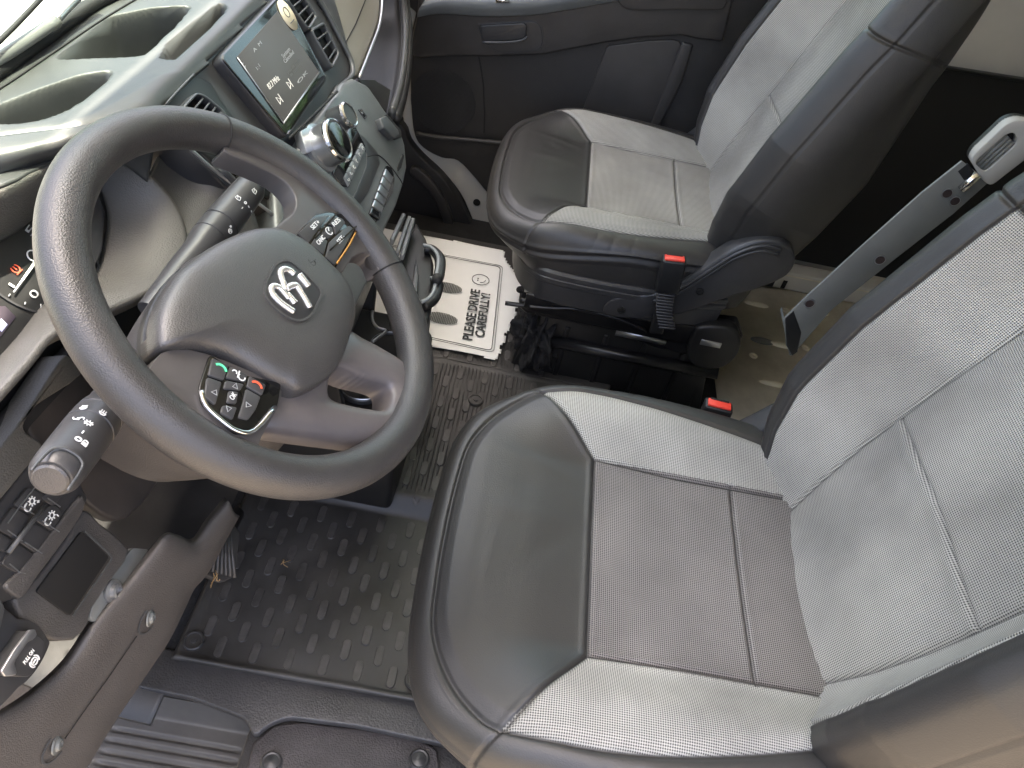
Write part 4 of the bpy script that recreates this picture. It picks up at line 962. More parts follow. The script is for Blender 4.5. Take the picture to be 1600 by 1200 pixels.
vent([(486, 45), (507, 33), (533, 84), (521, 108)], 3, lv=([(486, 45), (521, 108)], [(507, 33), (533, 84)]))
vent([(447, -4), (470, -18), (498, 26), (484, 48)], 3, lv=([(447, -4), (484, 48)], [(470, -18), (498, 26)]))
vent([(343, 240), (362, 238), (424, 266), (406, 298), (378, 290), (352, 266)], 5, lv=([(352, 262), (406, 298)], [(360, 238), (424, 268)]))
vent([(286, 166), (308, 143), (322, 148), (356, 176), (336, 215), (300, 190)], 4, lv=([(286, 166), (336, 215)], [(308, 143), (356, 176)]))
# bright rim right of the vents and olive-lit side panel
tube('stack_edge', cr(Sx([(470, -40), (505, 10), (538, 72), (549, 96), (550, 118), (528, 138), (520, 150)], .004), 4), .0045, M['satin'], dash, 10)
# --- screen
sc = slab('touch_screen', rounded(Sx([(347, 85), (436, -9), (446, -5), (511, 120), (509, 128), (452, 212), (445, 213), (348, 95)], .016), .006, 3), SN, .02, M['smooth'], dash, .003)
slab('bezel_glass', rounded(Sx([(349, 86), (437, -7), (445, -4), (509, 120), (507, 125), (451, 209), (446, 210), (349, 94)], .0172), .006, 3), SN, .002, M['gloss'], sc, .0006)
slab('display', Sx([(370, 89), (434, 17), (499, 113), (443, 193)], .0180), SN, .001, M['screen'], sc, .0003)
tube('screen_edge', Sx([(499, 113), (443, 193)], .0184), .0012, M['silver'], sc, 8)
tube('screen_edge', Sx([(443, 193), (371, 90)], .0184), .0007, M['silver'], sc, 8)
DPn = SP.off(.0183)
ptext('87.7 MHz', DPn, (419, 137), (435, 121), M['lit'], sc, hgt=.0075)
ptext('System', DPn, (441, 89), (452, 76), M['whitedim'], sc, hgt=.0055)
ptext('Cancelled', DPn, (444, 97), (458, 81), M['whitedim'], sc, hgt=.0055)
for a, b, s_ in (((449, 114), (467, 92), 'press the button'), ((453, 118), (470, 100), 'to confirm'), ((465, 130), (480, 112), 'OK'), ((396, 80), (408, 66), 'A  M'), ((378, 99), (384, 106), 'S.A'), ((401, 108), (405, 102), '1:1')):
    ptext(s_, DPn, a, b, M['inkgrey'] if len(s_) > 4 else M['whitedim'], sc, hgt=.0045)
for c_ in ((436, 156), (452, 132)):
    u0 = DPn.uv(DPn.px([c_]))[0]; strokes('skip_mark', [[(u0[0]-.004, u0[1]-.005), (u0[0]+.004, u0[1]), (u0[0]-.004, u0[1]+.005), (u0[0]-.004, u0[1]-.005)], [(u0[0]+.006, u0[1]-.006), (u0[0]+.006, u0[1]+.006)]], DPn, .0010, M['lit'], sc)
st_ = DPn.uv(DPn.px([(449.5, 23.5)]))[0]; ol = [(st_[0]+.030*math.cos(t)*.62, st_[1]+.022*math.sin(t)) for t in np.linspace(0, 2*PI, 30, endpoint=False)]
so_ = slab('round_sticker', DPn.pt(np.array(ol), np.full(30, .0006)), SN, .0008, M['wheat'], sc, 0)
strokes('sticker_mark', [arc(st_[0], st_[1]+.004, .007, 0, 360, 18), [(st_[0]-.008, st_[1]-.010), (st_[0]+.008, st_[1]-.010)]], SP.off(.0190), .0012, M['inkgrey'], sc)
# --- console below the screen: stands proud of the stack, with a curved right flank
con = [(528, 142), (535, 128), (553, 120), (575, 131), (606, 176), (626, 200), (635, 228), (638, 262), (633, 288), (622, 322), (604, 360), (588, 420), (560, 480), (500, 470), (440, 420), (430, 300), (470, 220)]
cs = slab('console_face', Sx(con, .014), SN, .09, M['console'], dash, .010, 4)
tube('console_seam', Sx([(452, 216), (480, 190), (527, 143)], .017), .0018, M['void'], dash, 8)
tube('console_seam', cr(Sx([(573, 245), (592, 243), (610, 260), (625, 280), (629, 288)], .0145), 4), .0010, M['void'], dash, 6)
slab('console_scoop', rounded(Sx([(556, 205), (567, 212), (590, 238), (594, 255), (576, 300), (556, 330), (548, 320), (572, 262), (573, 240)], .0148), .004, 3), SN, .004, M['smooth'], dash, .0015)
slab('climate_panel', rounded(Sx([(546, 200), (556, 198), (571, 228), (546, 292), (534, 290), (520, 270)], .0165), .003, 3), SN, .006, M['gloss'], dash, .001)
# climate keys (row beside the selector)
A0, A1, B0, B1 = (566, 222), (538, 278), (572, 232), (545, 292)
for k in range(6):
    t0, t1 = k/6+.012, (k+1)/6-.012; L_ = lambda p, q, t: (p[0]+(q[0]-p[0])*t, p[1]+(q[1]-p[1])*t)
    b_ = slab('climate_key', Sx([L_(A0, A1, t0), L_(B0, B1, t0), L_(B0, B1, t1), L_(A0, A1, t1)], .0190), SN, .004, M['palegrey'], dash, .0012)  # pale key colour stands in for the bright reflection on glossy keys
    u0 = SP.uv(Sx([L_(L_(A0, A1, (t0+t1)/2), L_(B0, B1, (t0+t1)/2), .5)], .0190))[0]; strokes('key_mark', [arc(u0[0], u0[1], .0026, 30*k, 220+30*k, 8)], SP.off(.0193), .0008, M['white'], b_)
for k, c_ in enumerate(()):
    u0 = SP.uv(Sx([c_]))[0]; strokes('key_mark', [arc(u0[0]+.003, u0[1], .004, 30*k, 200+30*k, 8), [(u0[0]-.005, u0[1]-.003), (u0[0]-.003, u0[1]+.004)]], SP.off(.0193), .001, M['white'], dash)
sw = slab('switch_bank', rounded(Sx([(604, 258), (612, 262), (617, 278), (614, 300), (588, 348), (574, 342), (590, 300)], .0165), .004, 3), SN, .008, M['gloss'], dash, .001)
A0, A1, B0, B1 = (604, 262), (578, 335), (615, 276), (593, 345)
for k in range(6):
    t0, t1 = k/6+.012, (k+1)/6-.012; slab('toggle_key', Sx([L_(A0, A1, t0), L_(B0, B1, t0), L_(B0, B1, t1), L_(A0, A1, t1)], .0195), SN, .004, M['silver'] if k < 5 else M['gloss'], sw, .0014)
# usb socket, push button, slot
ub = frame_ring('usb_socket', Sx([(560, 171), (566, 169), (575, 182), (571, 186)], .0155), Sx([(562, 172), (565, 171), (572, 181), (570, 184)], .0155), SN, .004, M['satin'], dash, .0004)
slab('socket_hole', Sx([(562, 172), (565.5, 171), (572.5, 181), (570, 184)], .0146), SN, .002, M['void'], ub, 0)
slab('socket_tab', Sx([(564.3, 175.4), (566.3, 174.8), (568, 177.6), (566.4, 178.4)], .0152), SN, .002, M['silver'], ub, 0)
kb = slab('rocker_button', rounded(Sx([(595, 184), (604, 180), (623, 203), (625, 212), (617, 216), (600, 200)], .026), .003, 3), SN, .014, M['satin'], dash, .003)
slab('button_well', rounded(Sx([(593, 184), (605, 178), (627, 204), (628, 214), (617, 219), (597, 201)], .0155), .003, 3), SN, .004, M['void'], dash, .001)
slab('card_slot', rounded(Sx([(629, 240), (632, 243), (627, 262), (622, 268), (621, 262)], .0152), .002, 3), SN, .002, M['void'], dash, .0005)
# rotary gear selector and small knob
kc = on(500, 232, pl=(SP.q+SN*.016, SN))
gs = lathe('gear_selector', [(.035, -.002), (.035, .004), (.030, .006), (.030, .026), (.0310, .030), (.0305, .033), (.028, .0355), (.0255, .034), (.0250, .033), (.0001, .0335)], kc, SN, M['silver'], dash, 48)
lathe('selector_cap', [(.0245, .0), (.0245, .0362), (.021, .0375), (.012, .0385), (.0001, .0388)], kc, SN, M['gloss'], gs, 44)
lathe('selector_ring', [(.0312, .028), (.0320, .031), (.0310, .0345), (.0288, .0358)], kc, SN, M['chrome'], gs, 44, caps=False)
slab('selector_foot', rounded(Sx([(470, 205), (478, 200), (492, 203), (490, 235), (480, 240), (474, 222)], .022), .003, 3), SN, .012, M['silver'], gs, .003)
k2 = on(522, 190, pl=(SP.q+SN*.015, SN))
kn = lathe('volume_knob', [(.019, 0), (.0185, .022), (.0190, .024), (.0190, .028), (.0175, .030), (.0155, .0285), (.0001, .0285)], k2, SN, M['satin'], dash, 36)
lathe('knob_ring', [(.0188, .0225), (.0200, .025), (.0196, .0285), (.0176, .0305), (.0165, .0300)], k2, SN, M['chrome'], kn, 36, caps=False)
# --- console body down to the tunnel, cup holders and pull-out tray
slab('console_side', [(1.30, .38, .74), (1.30, .27, .56), (1.28, .25, .40), (1.24, .26, .06), (1.24, .50, .06), (1.30, .50, .76)], (1, 0, 0), .02, M['dash'], dash, .01)
slab('console_front', [(.93, .285, .60), (1.28, .262, .56), (1.26, .25, .33), (.93, .25, .33)], (0, -1, 0), .02, M['smooth'], dash, .008)
slab('console_side_near', [(.92, .40, .70), (.92, .28, .60), (.92, .25, .34), (.90, .22, .22), (.90, .24, .05), (.90, .55, .05), (.90, .55, .70)], (-1, 0, 0), .02, M['black'], dash, .006)
slab('cup_shelf', [(.88, .13, .24), (1.19, .12, .24), (1.23, .16, .24), (1.23, .40, .24), (.88, .40, .24)], (0, 0, 1), .20, M['black'], dash, .012)
def cup(q, r, name='cup_holder'):
    c_ = lathe(name, [(r*1.12, -.002), (r*1.12, .006), (r*1.04, .010), (r, .008), (r*.97, .002)], q, (0, 0, 1), M['smooth'], dash, 40)
    lathe('cup_well', [(r*.97, .0055), (r*.9, .0058), (r*.3, .0062)], q, (0, 0, 1), M['void'], c_, 40)
    lathe('cup_ring', [(r*1.03, .0095), (r*1.07, .0112), (r*1.10, .0098)], q, (0, 0, 1), M['silver'], c_, 40, caps=False)
    return c_
cup(on(566, 604, z=.245), .040); cup(on(610, 545, z=.245), .036)
tube('holder_arm', cr([on(582, 486, z=.30), on(582, 500, z=.30), on(590, 512, z=.30), on(603, 517, z=.30), on(590, 528, z=.30), on(582, 534, z=.30)], 5), .003, M['silver'], dash, 8)
# oval pocket seen through the wheel
ovp = Plane((0, .30, .55), (0, -.85, .53), (1, 0, 0)); q = ovp.uv(ovp.px([(548, 425)]))[0]
po = [(q[0]+.045*math.cos(t), q[1]+.032*math.sin(t)) for t in np.linspace(0, 2*PI, 36, endpoint=False)]
frame_ring('side_pocket', ovp.pt(np.array(po), np.zeros(36)), ovp.pt(np.array(q)+(np.array(po)-q)*.86, np.zeros(36)), ovp.n, .01, M['smooth'], dash, .002)
slab('pocket_cup', ovp.pt(np.array(q)+(np.array(po)-q)*.86, np.full(36, -.004)), ovp.n, .004, M['gloss'], dash, 0)
# silver slide rails of the tray and its twin black hoops
ty = thing('pull_out_tray', 'black pull-out tray with two slim grey rails and hooked arms beside the paper mat', 'tray', tuple(on(640, 400, z=.42)))
for a, b in (((631, 333), (612, 374)), ((640, 337), (621, 392)), ((646, 340), (628, 398))):
    p, q = on(*a, z=.47), on(*b, z=.47); d = (q-p)/np.linalg.norm(q-p); sd_ = np.cross(d, (0, 0, 1)); sd_ /= np.linalg.norm(sd_)
    slab('tray_rail', [p-sd_*.0035, q-sd_*.0035, q+sd_*.0035, p+sd_*.0035], (0, 0, 1), .012, M['palegrey'], ty, .0015)
slab('tray_body', ons([(650, 345), (666, 372), (678, 410), (676, 470), (668, 505), (636, 500), (612, 440), (624, 400)], z=.44), (0, 0, 1), .10, M['black'], ty, .006)
arm1 = ons([(664, 388), (676, 391), (686, 402), (688, 416), (684, 436), (676, 440)], z=.45); arm2 = ons([(680, 440), (684, 446), (680, 462), (672, 472), (662, 477)], z=.45)
for ar_ in (arm1, arm2):
    tube('hook_arm', cr(ar_, 6), .0085, M['black'], ty, 10, flat=(1, 1.2)); tube('hook_cap', cr(ar_+np.array([-.003, .004, .0085]), 6), .0034, M['palegrey'], ty, 8)
tube('hook_hinge', [on(683, 434, z=.47), on(683, 446, z=.44)], .009, M['void'], ty, 12)
slab('tray_wall', ons([(650, 400), (655, 430), (652, 465), (640, 465)], z=.46), (0, 0, 1), .05, M['smooth'], ty, .003)
# --- passenger side: fascia with its olive sheen put into the colour, open shelf with rolled lip
M['fascia'] = mat('lit_fascia_plastic', (.17, .165, .14), .42, bump=.0001, scale=700, var=.06, vscale=6)
gl = slab('fascia_panel', Sx([(470, -90), (500, -8), (538, 70), (551, 96), (553, 120), (561, 121), (577, 80), (594, 32), (597, -90)], -.006), SN, .03, M['fascia'], dash, .006)
strokes('fascia_seam', [[tuple(v) for v in SP.uv(Sx([(541, 70), (560, 35), (578, -10), (590, -60)]))]], SP.off(-.0055), .0016, M['void'], gl)
tube('shelf_trim', Sx([(561, 122), (577, 82), (594, 34), (598, -20), (600, -90)], .0), .0028, M['silver'], dash, 8, up=4)
sh_ = [(600, -60, 1.98), (627, -60, 2.0), (630, 0, 1.93), (634, 40, 1.80), (632, 90, 1.65), (624, 140, 1.50), (612, 178, 1.38)]
lip = np.array([on(a, b, x=c) for a, b, c in sh_[1:]])
tube('shelf_lip', cr(lip, 6), .0095, M['satin'], dash, 16, flat=(1.3, .8))
tube('shelf_lip_edge', cr(lip+np.array([.002, -.008, -.012]), 6), .010, M['black'], dash, 14, flat=(1.3, .9))
back_ = lip+np.array([0, .20, .06]); floor_ = lip+np.array([0, .16, -.05]); f2 = lip+np.array([0, .02, -.045])
patch('shelf_tray', [list(lip+np.array([0, .006, -.005])), list(f2), list(floor_), list(back_)], M['black'], dash, 5, .004)
slab('shelf_end', Sx([(560, 124), (585, 124), (611, 140), (605, 176), (590, 160)], -.03), SN, .004, M['smooth'], dash, .002)

# ================================================================== driver's side of the dashboard
BO = Plane(on(280, 400, x=.68), (0, -.72, .69), (1, 0, 0)); BI = BO.off(-.055)
outer_px = [(-90, 330), (0, 300), (50, 274), (100, 252), (150, 243), (202, 257), (258, 308), (283, 365), (272, 422), (228, 455), (150, 490), (84, 520), (40, 570), (-40, 660), (-90, 720)]
inner_px = [(-90, 400), (0, 372), (50, 336), (95, 296), (135, 274), (157, 292), (168, 325), (170, 352), (161, 402), (143, 443), (110, 465), (72, 480), (30, 532), (-40, 610), (-90, 668)]
O_ = BO.px(outer_px); I_ = BI.px(inner_px)
m1 = O_*.55+I_*.45+BO.n*.010; lipo = O_+BO.n*.0
M['cone'] = mat('binnacle_plastic', (.085, .083, .075), .50, bump=.0004, scale=520, kind='vor', var=.12, vscale=10)
patch('binnacle', [list(O_-BO.n*.02+(O_-O_.mean(0))*.05), list(O_-BO.n*.004+(O_-O_.mean(0))*.02), list(lipo), list(m1), list(I_)], M['cone'], dash, 6, .004)
# brow over the binnacle
R0 = [(-110, 232, .858), (-30, 222, .858), (40, 213, .858), (110, 204, .858), (185, 190, .856), (248, 168, .85)]
R1 = [(-110, 262, .855), (-30, 248, .855), (38, 238, .855), (108, 224, .853), (180, 214, .85), (246, 200, .84)]
R2 = [(-110, 300, .838), (-30, 282, .838), (30, 264, .838), (90, 244, .835), (165, 238, .83), (238, 226, .82)]
brow = [[on(a, b, z=z) for a, b, z in R] for R in (R0, R1, R2)]
brow.append([O_[0]+BO.n*.004, O_[1]*.7+O_[2]*.3+BO.n*.004, O_[2]+BO.n*.003, O_[3]*.6+O_[4]*.4+BO.n*.003, O_[5]*.8+O_[4]*.2+BO.n*.002, O_[5]*.5+O_[6]*.5])
patch('brow', brow, M['dash_top'], dash, 6, .004)
# flank between binnacle and centre vents
patch('flank', [[O_[5]*.5+O_[6]*.5-BO.n*.006, O_[6]*.8+O_[7]*.2-BO.n*.006, O_[7]-BO.n*.006, O_[8]-BO.n*.006, O_[9]-BO.n*.012],
                [on(262, 214, x=.80), on(300, 268, x=.79), on(322, 322, x=.76), on(318, 380, x=.72), on(280, 440, x=.68)],
                list(Sx([(268, 196), (318, 244), (366, 292), (400, 340), (410, 420)], .002))], M['dash'], dash, 6, .004)
# instrument cluster
cl = slab('instrument_cluster', BI.off(.002).px([(-120, 420), (0, 365), (60, 322), (100, 286), (140, 268), (172, 290), (178, 350), (165, 415), (146, 452), (80, 490), (30, 545), (-60, 640), (-120, 690)]), BI.n, .006, M['black'], dash, .001)
GP = BI.off(.0035)
g0 = GP.uv(GP.px([(57, 398)]))[0]; gr = np.linalg.norm(GP.uv(GP.px([(18, 472)]))[0]-g0)
ring = arc(g0[0], g0[1], gr, 0, 360, 60)
strokes('gauge_ring', [ring], GP, .0022, M['smooth'], cl)
tk = []
for k in range(25):
    a = 2*PI*k/25; l_ = .006 if k % 5 == 0 else .003; tk.append([(g0[0]+(gr-.004)*math.cos(a), g0[1]+(gr-.004)*math.sin(a)), (g0[0]+(gr-.004-l_)*math.cos(a), g0[1]+(gr-.004-l_)*math.sin(a))])
strokes('tick_marks', tk, GP, .0008, M['whitedim'], cl)
ptext('5', GP, (44, 366), (52, 354), M['whitedim'], cl, hgt=.008)
ptext('1', GP, (17.5, 448), (19.5, 445), M['whitedim'], cl, hgt=.006)
ptext('0', GP, (50, 465), (57, 455), M['whitedim'], cl, hgt=.008)
a, b = GP.off(.003).px([(55, 410), (22, 456)]); d = (b-a)/np.linalg.norm(b-a); s2 = np.cross(d, BI.n)
slab('needle', [a-s2*.0014, a+s2*.0014, b+s2*.0006, b-s2*.0006], BI.n, .001, M['white'], cl, 0)
u0 = GP.uv(GP.px([(24, 420)]))[0]
strokes('warning_lamp', [arc(u0[0], u0[1], .0042, 130, 410, 12), [(u0[0], u0[1]-.0015), (u0[0], u0[1]+.003)], [(u0[0]-.0045, u0[1]-.0045), (u0[0]+.0045, u0[1]-.0045)]], GP, .0008, M['litred'], cl)
u1 = GP.uv(GP.px([(52, 400)]))[0]; strokes('gauge_hub', [arc(u1[0], u1[1], .006, 20, 320, 14)], GP, .0012, M['white'], cl)
slab('trip_display', GP.px([(-20, 480), (8, 478), (25, 495), (-10, 540)]), BI.n, .001, mat('display_dim', (.03, .025, .03), .3, emis=(.3, .22, .3, .03)), cl, 0)
slab('lit_field', GP.off(.0006).px([(-6, 508), (2, 498), (12, 507), (3, 518)]), BI.n, .0006, M['litblue'], cl, 0)
slab('gauge_shade', GP.off(.010).px([(152, 300), (164, 330), (160, 390), (142, 430), (132, 400), (140, 340)]), BI.n, .002, M['smooth'], cl, .002)

# --- lower face
DN = np.array([0, -.94, .34]); q0 = on(50, 780, y=.40); DD = Plane(q0, DN, (1, 0, 0))
def Dx(p, h=0.0): return DD.off(h).px(p)
slab('dark_gap', Dx([(-60, 620), (0, 560), (60, 490), (90, 500), (110, 540), (40, 620), (-60, 720)], -.02), DN, .01, M['black'], dash, .003)
slab('lower_trim', cr(Dx([(-60, 762), (0, 700), (50, 632), (96, 562), (110, 558), (128, 585), (60, 632), (42, 655), (38, 668), (44, 678), (63, 690), (66, 702), (50, 722), (0, 783), (-60, 850)], .012), 3, True), DN, .03, M['cone'], dash, .005)
slab('column_surround', cr(Dx([(44, 660), (60, 632), (105, 575), (150, 560), (230, 580), (260, 720), (200, 810), (140, 790), (70, 706), (48, 682)], -.012), 3, True), DN, .02, mat('brown_grey_plastic', (.042, .036, .032), .5, var=.2, vscale=12), dash, .005)
lp = slab('switch_panel', cr(Dx([(66, 702), (0, 783), (-60, 858), (-60, 960), (12, 940), (40, 925), (70, 880), (132, 792), (134, 770), (112, 735), (90, 712)], .004), 3, True), DN, .02, M['smooth'], dash, .003)
c2 = lambda pts: crop(pts, 0, 600, 3.0)
keys = [[(135, 482), (212, 518), (146, 612), (66, 566)], [(60, 576), (140, 624), (74, 730), (-10, 680)], [(-14, 690), (68, 738), (30, 790), (-55, 760)],
        [(224, 500), (300, 470), (322, 488), (250, 575), (196, 536)], [(222, 570), (262, 572), (300, 600), (247, 690), (170, 642)], [(160, 652), (240, 698), (166, 792), (88, 738)], [(82, 748), (160, 800), (80, 888), (8, 843)]]
for k_ in keys: slab('switch_key', rounded(Dx(c2(k_), .0075), .0025, 2), DN, .004, M['smooth'], lp, .0008)
edge_lines = [[(60, 572), (140, 620)], [(165, 642), (245, 694)], [(0, 686), (70, 736)], [(82, 742), (164, 796)], [(135, 480), (62, 570), (0, 655)], [(190, 536), (250, 577)], [(10, 843), (60, 885), (84, 888)]]
strokes('key_outline', [[tuple(v) for v in DD.uv(Dx(c2(l)))] for l in edge_lines], DD.off(.0078), .0009, M['silver'], lp)
tube('divider_bar', Dx(c2([(214, 566), (38, 792)]), .010), .0024, M['satin'], lp, 10)
IP = DD.off(.0078)
for (cx_, cy_), sg in (((48, 786), '+'), ((79, 808), '-')):
    u0 = IP.uv(IP.px([(cx_, cy_)]))[0]; r_ = .0038
    ls = [arc(u0[0]+.003, u0[1], r_, 0, 360, 14)]+[[(u0[0]+.003+(r_+.001)*math.cos(a), u0[1]+(r_+.001)*math.sin(a)), (u0[0]+.003+(r_+.003)*math.cos(a), u0[1]+(r_+.003)*math.sin(a))] for a in np.linspace(0, 2*PI, 8, endpoint=False)]
    ls += [arc(u0[0]-.007, u0[1], .0052, 60, 300, 12), [(u0[0]-.010, u0[1]+.004), (u0[0]-.004, u0[1]+.005)]]
    ls += [[(u0[0]+.009, u0[1]-.006), (u0[0]+.009, u0[1]-.010)]]+([[(u0[0]+.007, u0[1]-.008), (u0[0]+.011, u0[1]-.008)]] if sg == '+' else [])
    ls = [[(u0[0]+(a-u0[0])*.72, u0[1]+(b-u0[1])*.72) for a, b in l] for l in ls]
    strokes('dimmer_icon', ls, IP, .0009, M['white'], lp)
band = slab('grain_band', cr(Dx(c2([(388, 522), (396, 590), (300, 740), (180, 900), (110, 1000), (60, 985), (30, 945), (90, 880), (250, 690), (350, 560)]), .008), 3, True), DN, .02, M['dash_grain'], dash, .004)
pk = slab('pocket_panel', cr(Dx(c2([(396, 588), (470, 650), (610, 775), (540, 900), (430, 1060), (420, 1110), (350, 1200), (180, 1180), (60, 1010), (180, 905), (310, 730)]), .000), 2, True), DN, .02, M['dash_grain'], dash, .004)
slab('pocket_opening', rounded(Dx(c2([(384, 690), (512, 812), (328, 1088), (172, 972)]), .0024), .003, 3), DN, .003, M['void'], pk, .0004)
strokes('pocket_edge', [[tuple(v) for v in DD.uv(Dx(c2([(384, 690), (500, 796), (512, 812), (508, 828), (328, 1088)])))]], DD.off(.003), .0022, M['satin'], pk)
gk = slab('bracket_plate', rounded(Dx(c2([(622, 768), (700, 775), (560, 1010), (445, 1120), (420, 1095), (440, 1015), (520, 900)]), -.004), .004, 2), DN, .006, M['steel'], dash, .001)
lathe('bracket_bolt', [(.0125, 0), (.0125, .002), (.0085, .003), (.0075, .007), (.005, .008), (.004, .005)], on(176, 924, pl=(DD.q-DN*.002, DN)), DN, M['silver'], gk, 22)
# parking brake pull switch
c3 = lambda pts: crop(pts, 0, 850, 3.43)
pb_ = slab('brake_surround', cr(Dx(c3([(-60, 330), (95, 400), (150, 405), (210, 440), (262, 515), (265, 545), (220, 640), (160, 720), (100, 770), (-60, 880)]), .006), 3, True), DN, .02, M['smooth'], dash, .004)
sw_ = slab('parking_brake_switch', rounded(Dx(c3([(160, 458), (205, 490), (245, 520), (238, 590), (160, 712), (110, 712), (60, 705), (5, 682)]), .020), .004, 3), DN, .016, M['smooth'], pb_, .003)
slab('switch_trim', cr(Dx(c3([(160, 460), (200, 486), (175, 515), (150, 530), (100, 600), (80, 640), (92, 690), (70, 706), (8, 683)]), .0212), 2, True), DN, .003, M['silver'], sw_, .0008)
SWP = DD.off(.0205); ptext('PULL ON', SWP, c3([(128, 640)])[0], c3([(178, 568)])[0], M['white'], sw_, hgt=.0040, bold=.02)
u0 = SWP.uv(SWP.px(c3([(184, 628)])))[0]; strokes('brake_icon', [arc(u0[0], u0[1], .0034, 0, 360, 18), arc(u0[0], u0[1], .0052, -50, 50, 8), arc(u0[0], u0[1], .0052, 130, 230, 8), [(u0[0]-.002, u0[1]), (u0[0]+.002, u0[1])]], SWP, .001, M['white'], sw_)
slab('upper_switch', rounded(Dx([(-30, 930), (0, 935), (8, 950), (0, 985), (-30, 1000)], .016), .003, 3), DN, .014, M['satin'], pb_, .003)
# --- knee bolster rim with two screws
KA, KB = np.array([.60, .29, .40]), np.array([.30, .36, .5]); KD = KB-KA; KN = np.array([KD[1], -KD[0], 0]); KN = KN/np.linalg.norm(KN); KN = KN if KN[1] < 0 else -KN
KP = Plane(KA, KN, KD)
k0 = [(350, 778), (322, 812), (300, 842), (278, 836), (257, 834), (232, 862), (198, 905), (140, 972), (100, 1030), (52, 1075), (0, 1110), (-60, 1140)]
k1 = [(358, 784), (332, 820), (306, 850), (283, 843), (263, 842), (240, 872), (208, 915), (152, 985), (112, 1045), (62, 1092), (0, 1130), (-60, 1162)]
k2 = [(366, 800), (346, 838), (322, 868), (300, 880), (282, 890), (262, 915), (232, 960), (190, 1022), (145, 1080), (95, 1140), (40, 1200), (-40, 1280)]
k3 = [(374, 806), (352, 846), (334, 880), (318, 902), (302, 920), (285, 955), (262, 1000), (222, 1060), (176, 1128), (132, 1200), (80, 1290), (0, 1400)]
M['brown'] = mat('knee_plastic', (.080, .074, .069), .46, bump=.0003, scale=650, kind='vor', var=.12, vscale=10)
ks = [KP.off(-.045).px(k0), KP.off(-.017).px(k0), KP.off(.0).px(k1), KP.off(.006).px(k2), KP.off(-.004).px(k3), KP.off(-.045).px(k3)]
kb_ = patch('knee_bolster', [list(r) for r in ks], M['brown'], dash, 5, .004)
for q in ((233, 965), (87, 1163)):
    p_ = on(*q, pl=(KP.q+KP.n*.006, KP.n)); lathe('screw', [(.0105, 0), (.0105, .002), (.0075, .0026), (.0055, .0055), (.003, .006), (.0025, .003)], p_, KN*.8+np.array([.3, 0, 0]), M['steel'], kb_, 20)
    strokes('screw_recess', [arc(*(KP.uv(p_)), .019, -70, 110, 14)], KP.off(.0075), .0022, M['satin'], kb_)
strokes('mould_line', [[tuple(v) for v in KP.uv(KP.px([(205, 990), (160, 1055), (120, 1110), (92, 1150)]))]], KP.off(.0072), .0012, M['void'], kb_)
# under-dash darkness: near-black sheet standing in for the shade behind
slab('under_dash_dark', [(.15, .43, .70), (1.0, .40, .66), (1.0, .52, .30), (.15, .52, .30)], (0, -1, 0), .02, M['void'], dash, 0)
slab('end_panel', [(.16, .34, .86), (.16, .40, .62), (.18, .40, .45), (.18, .8, .35), (.16, .8, .84)], (-1, 0, 0), .03, M['dash'], dash, .006)

# ================================================================== pedal
pd = thing('brake_pedal', 'dark ribbed rubber brake pedal half hidden beside the knee panel', 'pedal', tuple(on(345, 860, y=.34)))
PPn = Plane(on(345, 860, y=.335), (0, -.8, .6), (1, 0, 0)); pad = rounded(PPn.px([(336, 812), (352, 800), (376, 832), (368, 900), (350, 910), (304, 892), (306, 870)]), .006, 3)
slab('pedal_pad', pad, PPn.n, .012, M['rubber'], pd, .003)
for k in range(8):
    a, b = PPn.off(.0).px([(348+3.6*k-14, 815+2.5*k), (318+7.0*k, 890+1.8*k)]); tube('pad_rib', [a, b], .0024, M['slot'], pd, 6)
tube('pedal_arm', [on(345, 850, y=.36), on(390, 770, y=.46), on(420, 720, y=.56)], .012, M['blackmetal'], pd, 10)

# ================================================================== steering column
WC = np.array([.548, .210, .808]); WT_ = rad(38.6); WY = rad(-1.5)
WN = np.array([math.sin(WY)*math.sin(WT_), -math.sin(WT_)*math.cos(WY), math.cos(WT_)])
WP = Plane(WC, WN, (1, 0, 0))
colm = thing('steering_column', 'brown-grey plastic steering column cover with two stalks behind the wheel', 'steering column', tuple(WC-WN*.12))
def ring_pts(h, hx, up_, dn, cx=0.0, e=2.6, n=40):
    out = []
    for t in np.linspace(0, 2*PI, n, endpoint=False):
        c, s = math.cos(t), math.sin(t); x_ = hx*abs(c)**(2/e)*np.sign(c); y_ = (up_ if s > 0 else dn)*abs(s)**(2/e)*np.sign(s); out.append(WC+WP.a*(x_+cx)+WP.b*y_-WN*h)
    return out
rows = [ring_pts(.030, .045, .045, .045), ring_pts(.038, .068, .062, .066), ring_pts(.060, .082, .070, .086), ring_pts(.10, .088, .070, .112), ring_pts(.15, .088, .062, .128), ring_pts(.20, .084, .05, .118), ring_pts(.26, .075, .04, .09)]
R = np.array(rows); R = np.array([cr(R[:, j], 6) for j in range(R.shape[1])]).transpose(1, 0, 2)
M['shroud'] = mat('shroud_plastic', (.066, .060, .055), .48, bump=.0002, scale=650, kind='vor', var=.1, vscale=12)
mesh('column_shroud', R.reshape(-1, 3), gridfaces(R.shape[0], R.shape[1], True), M['shroud'], colm)
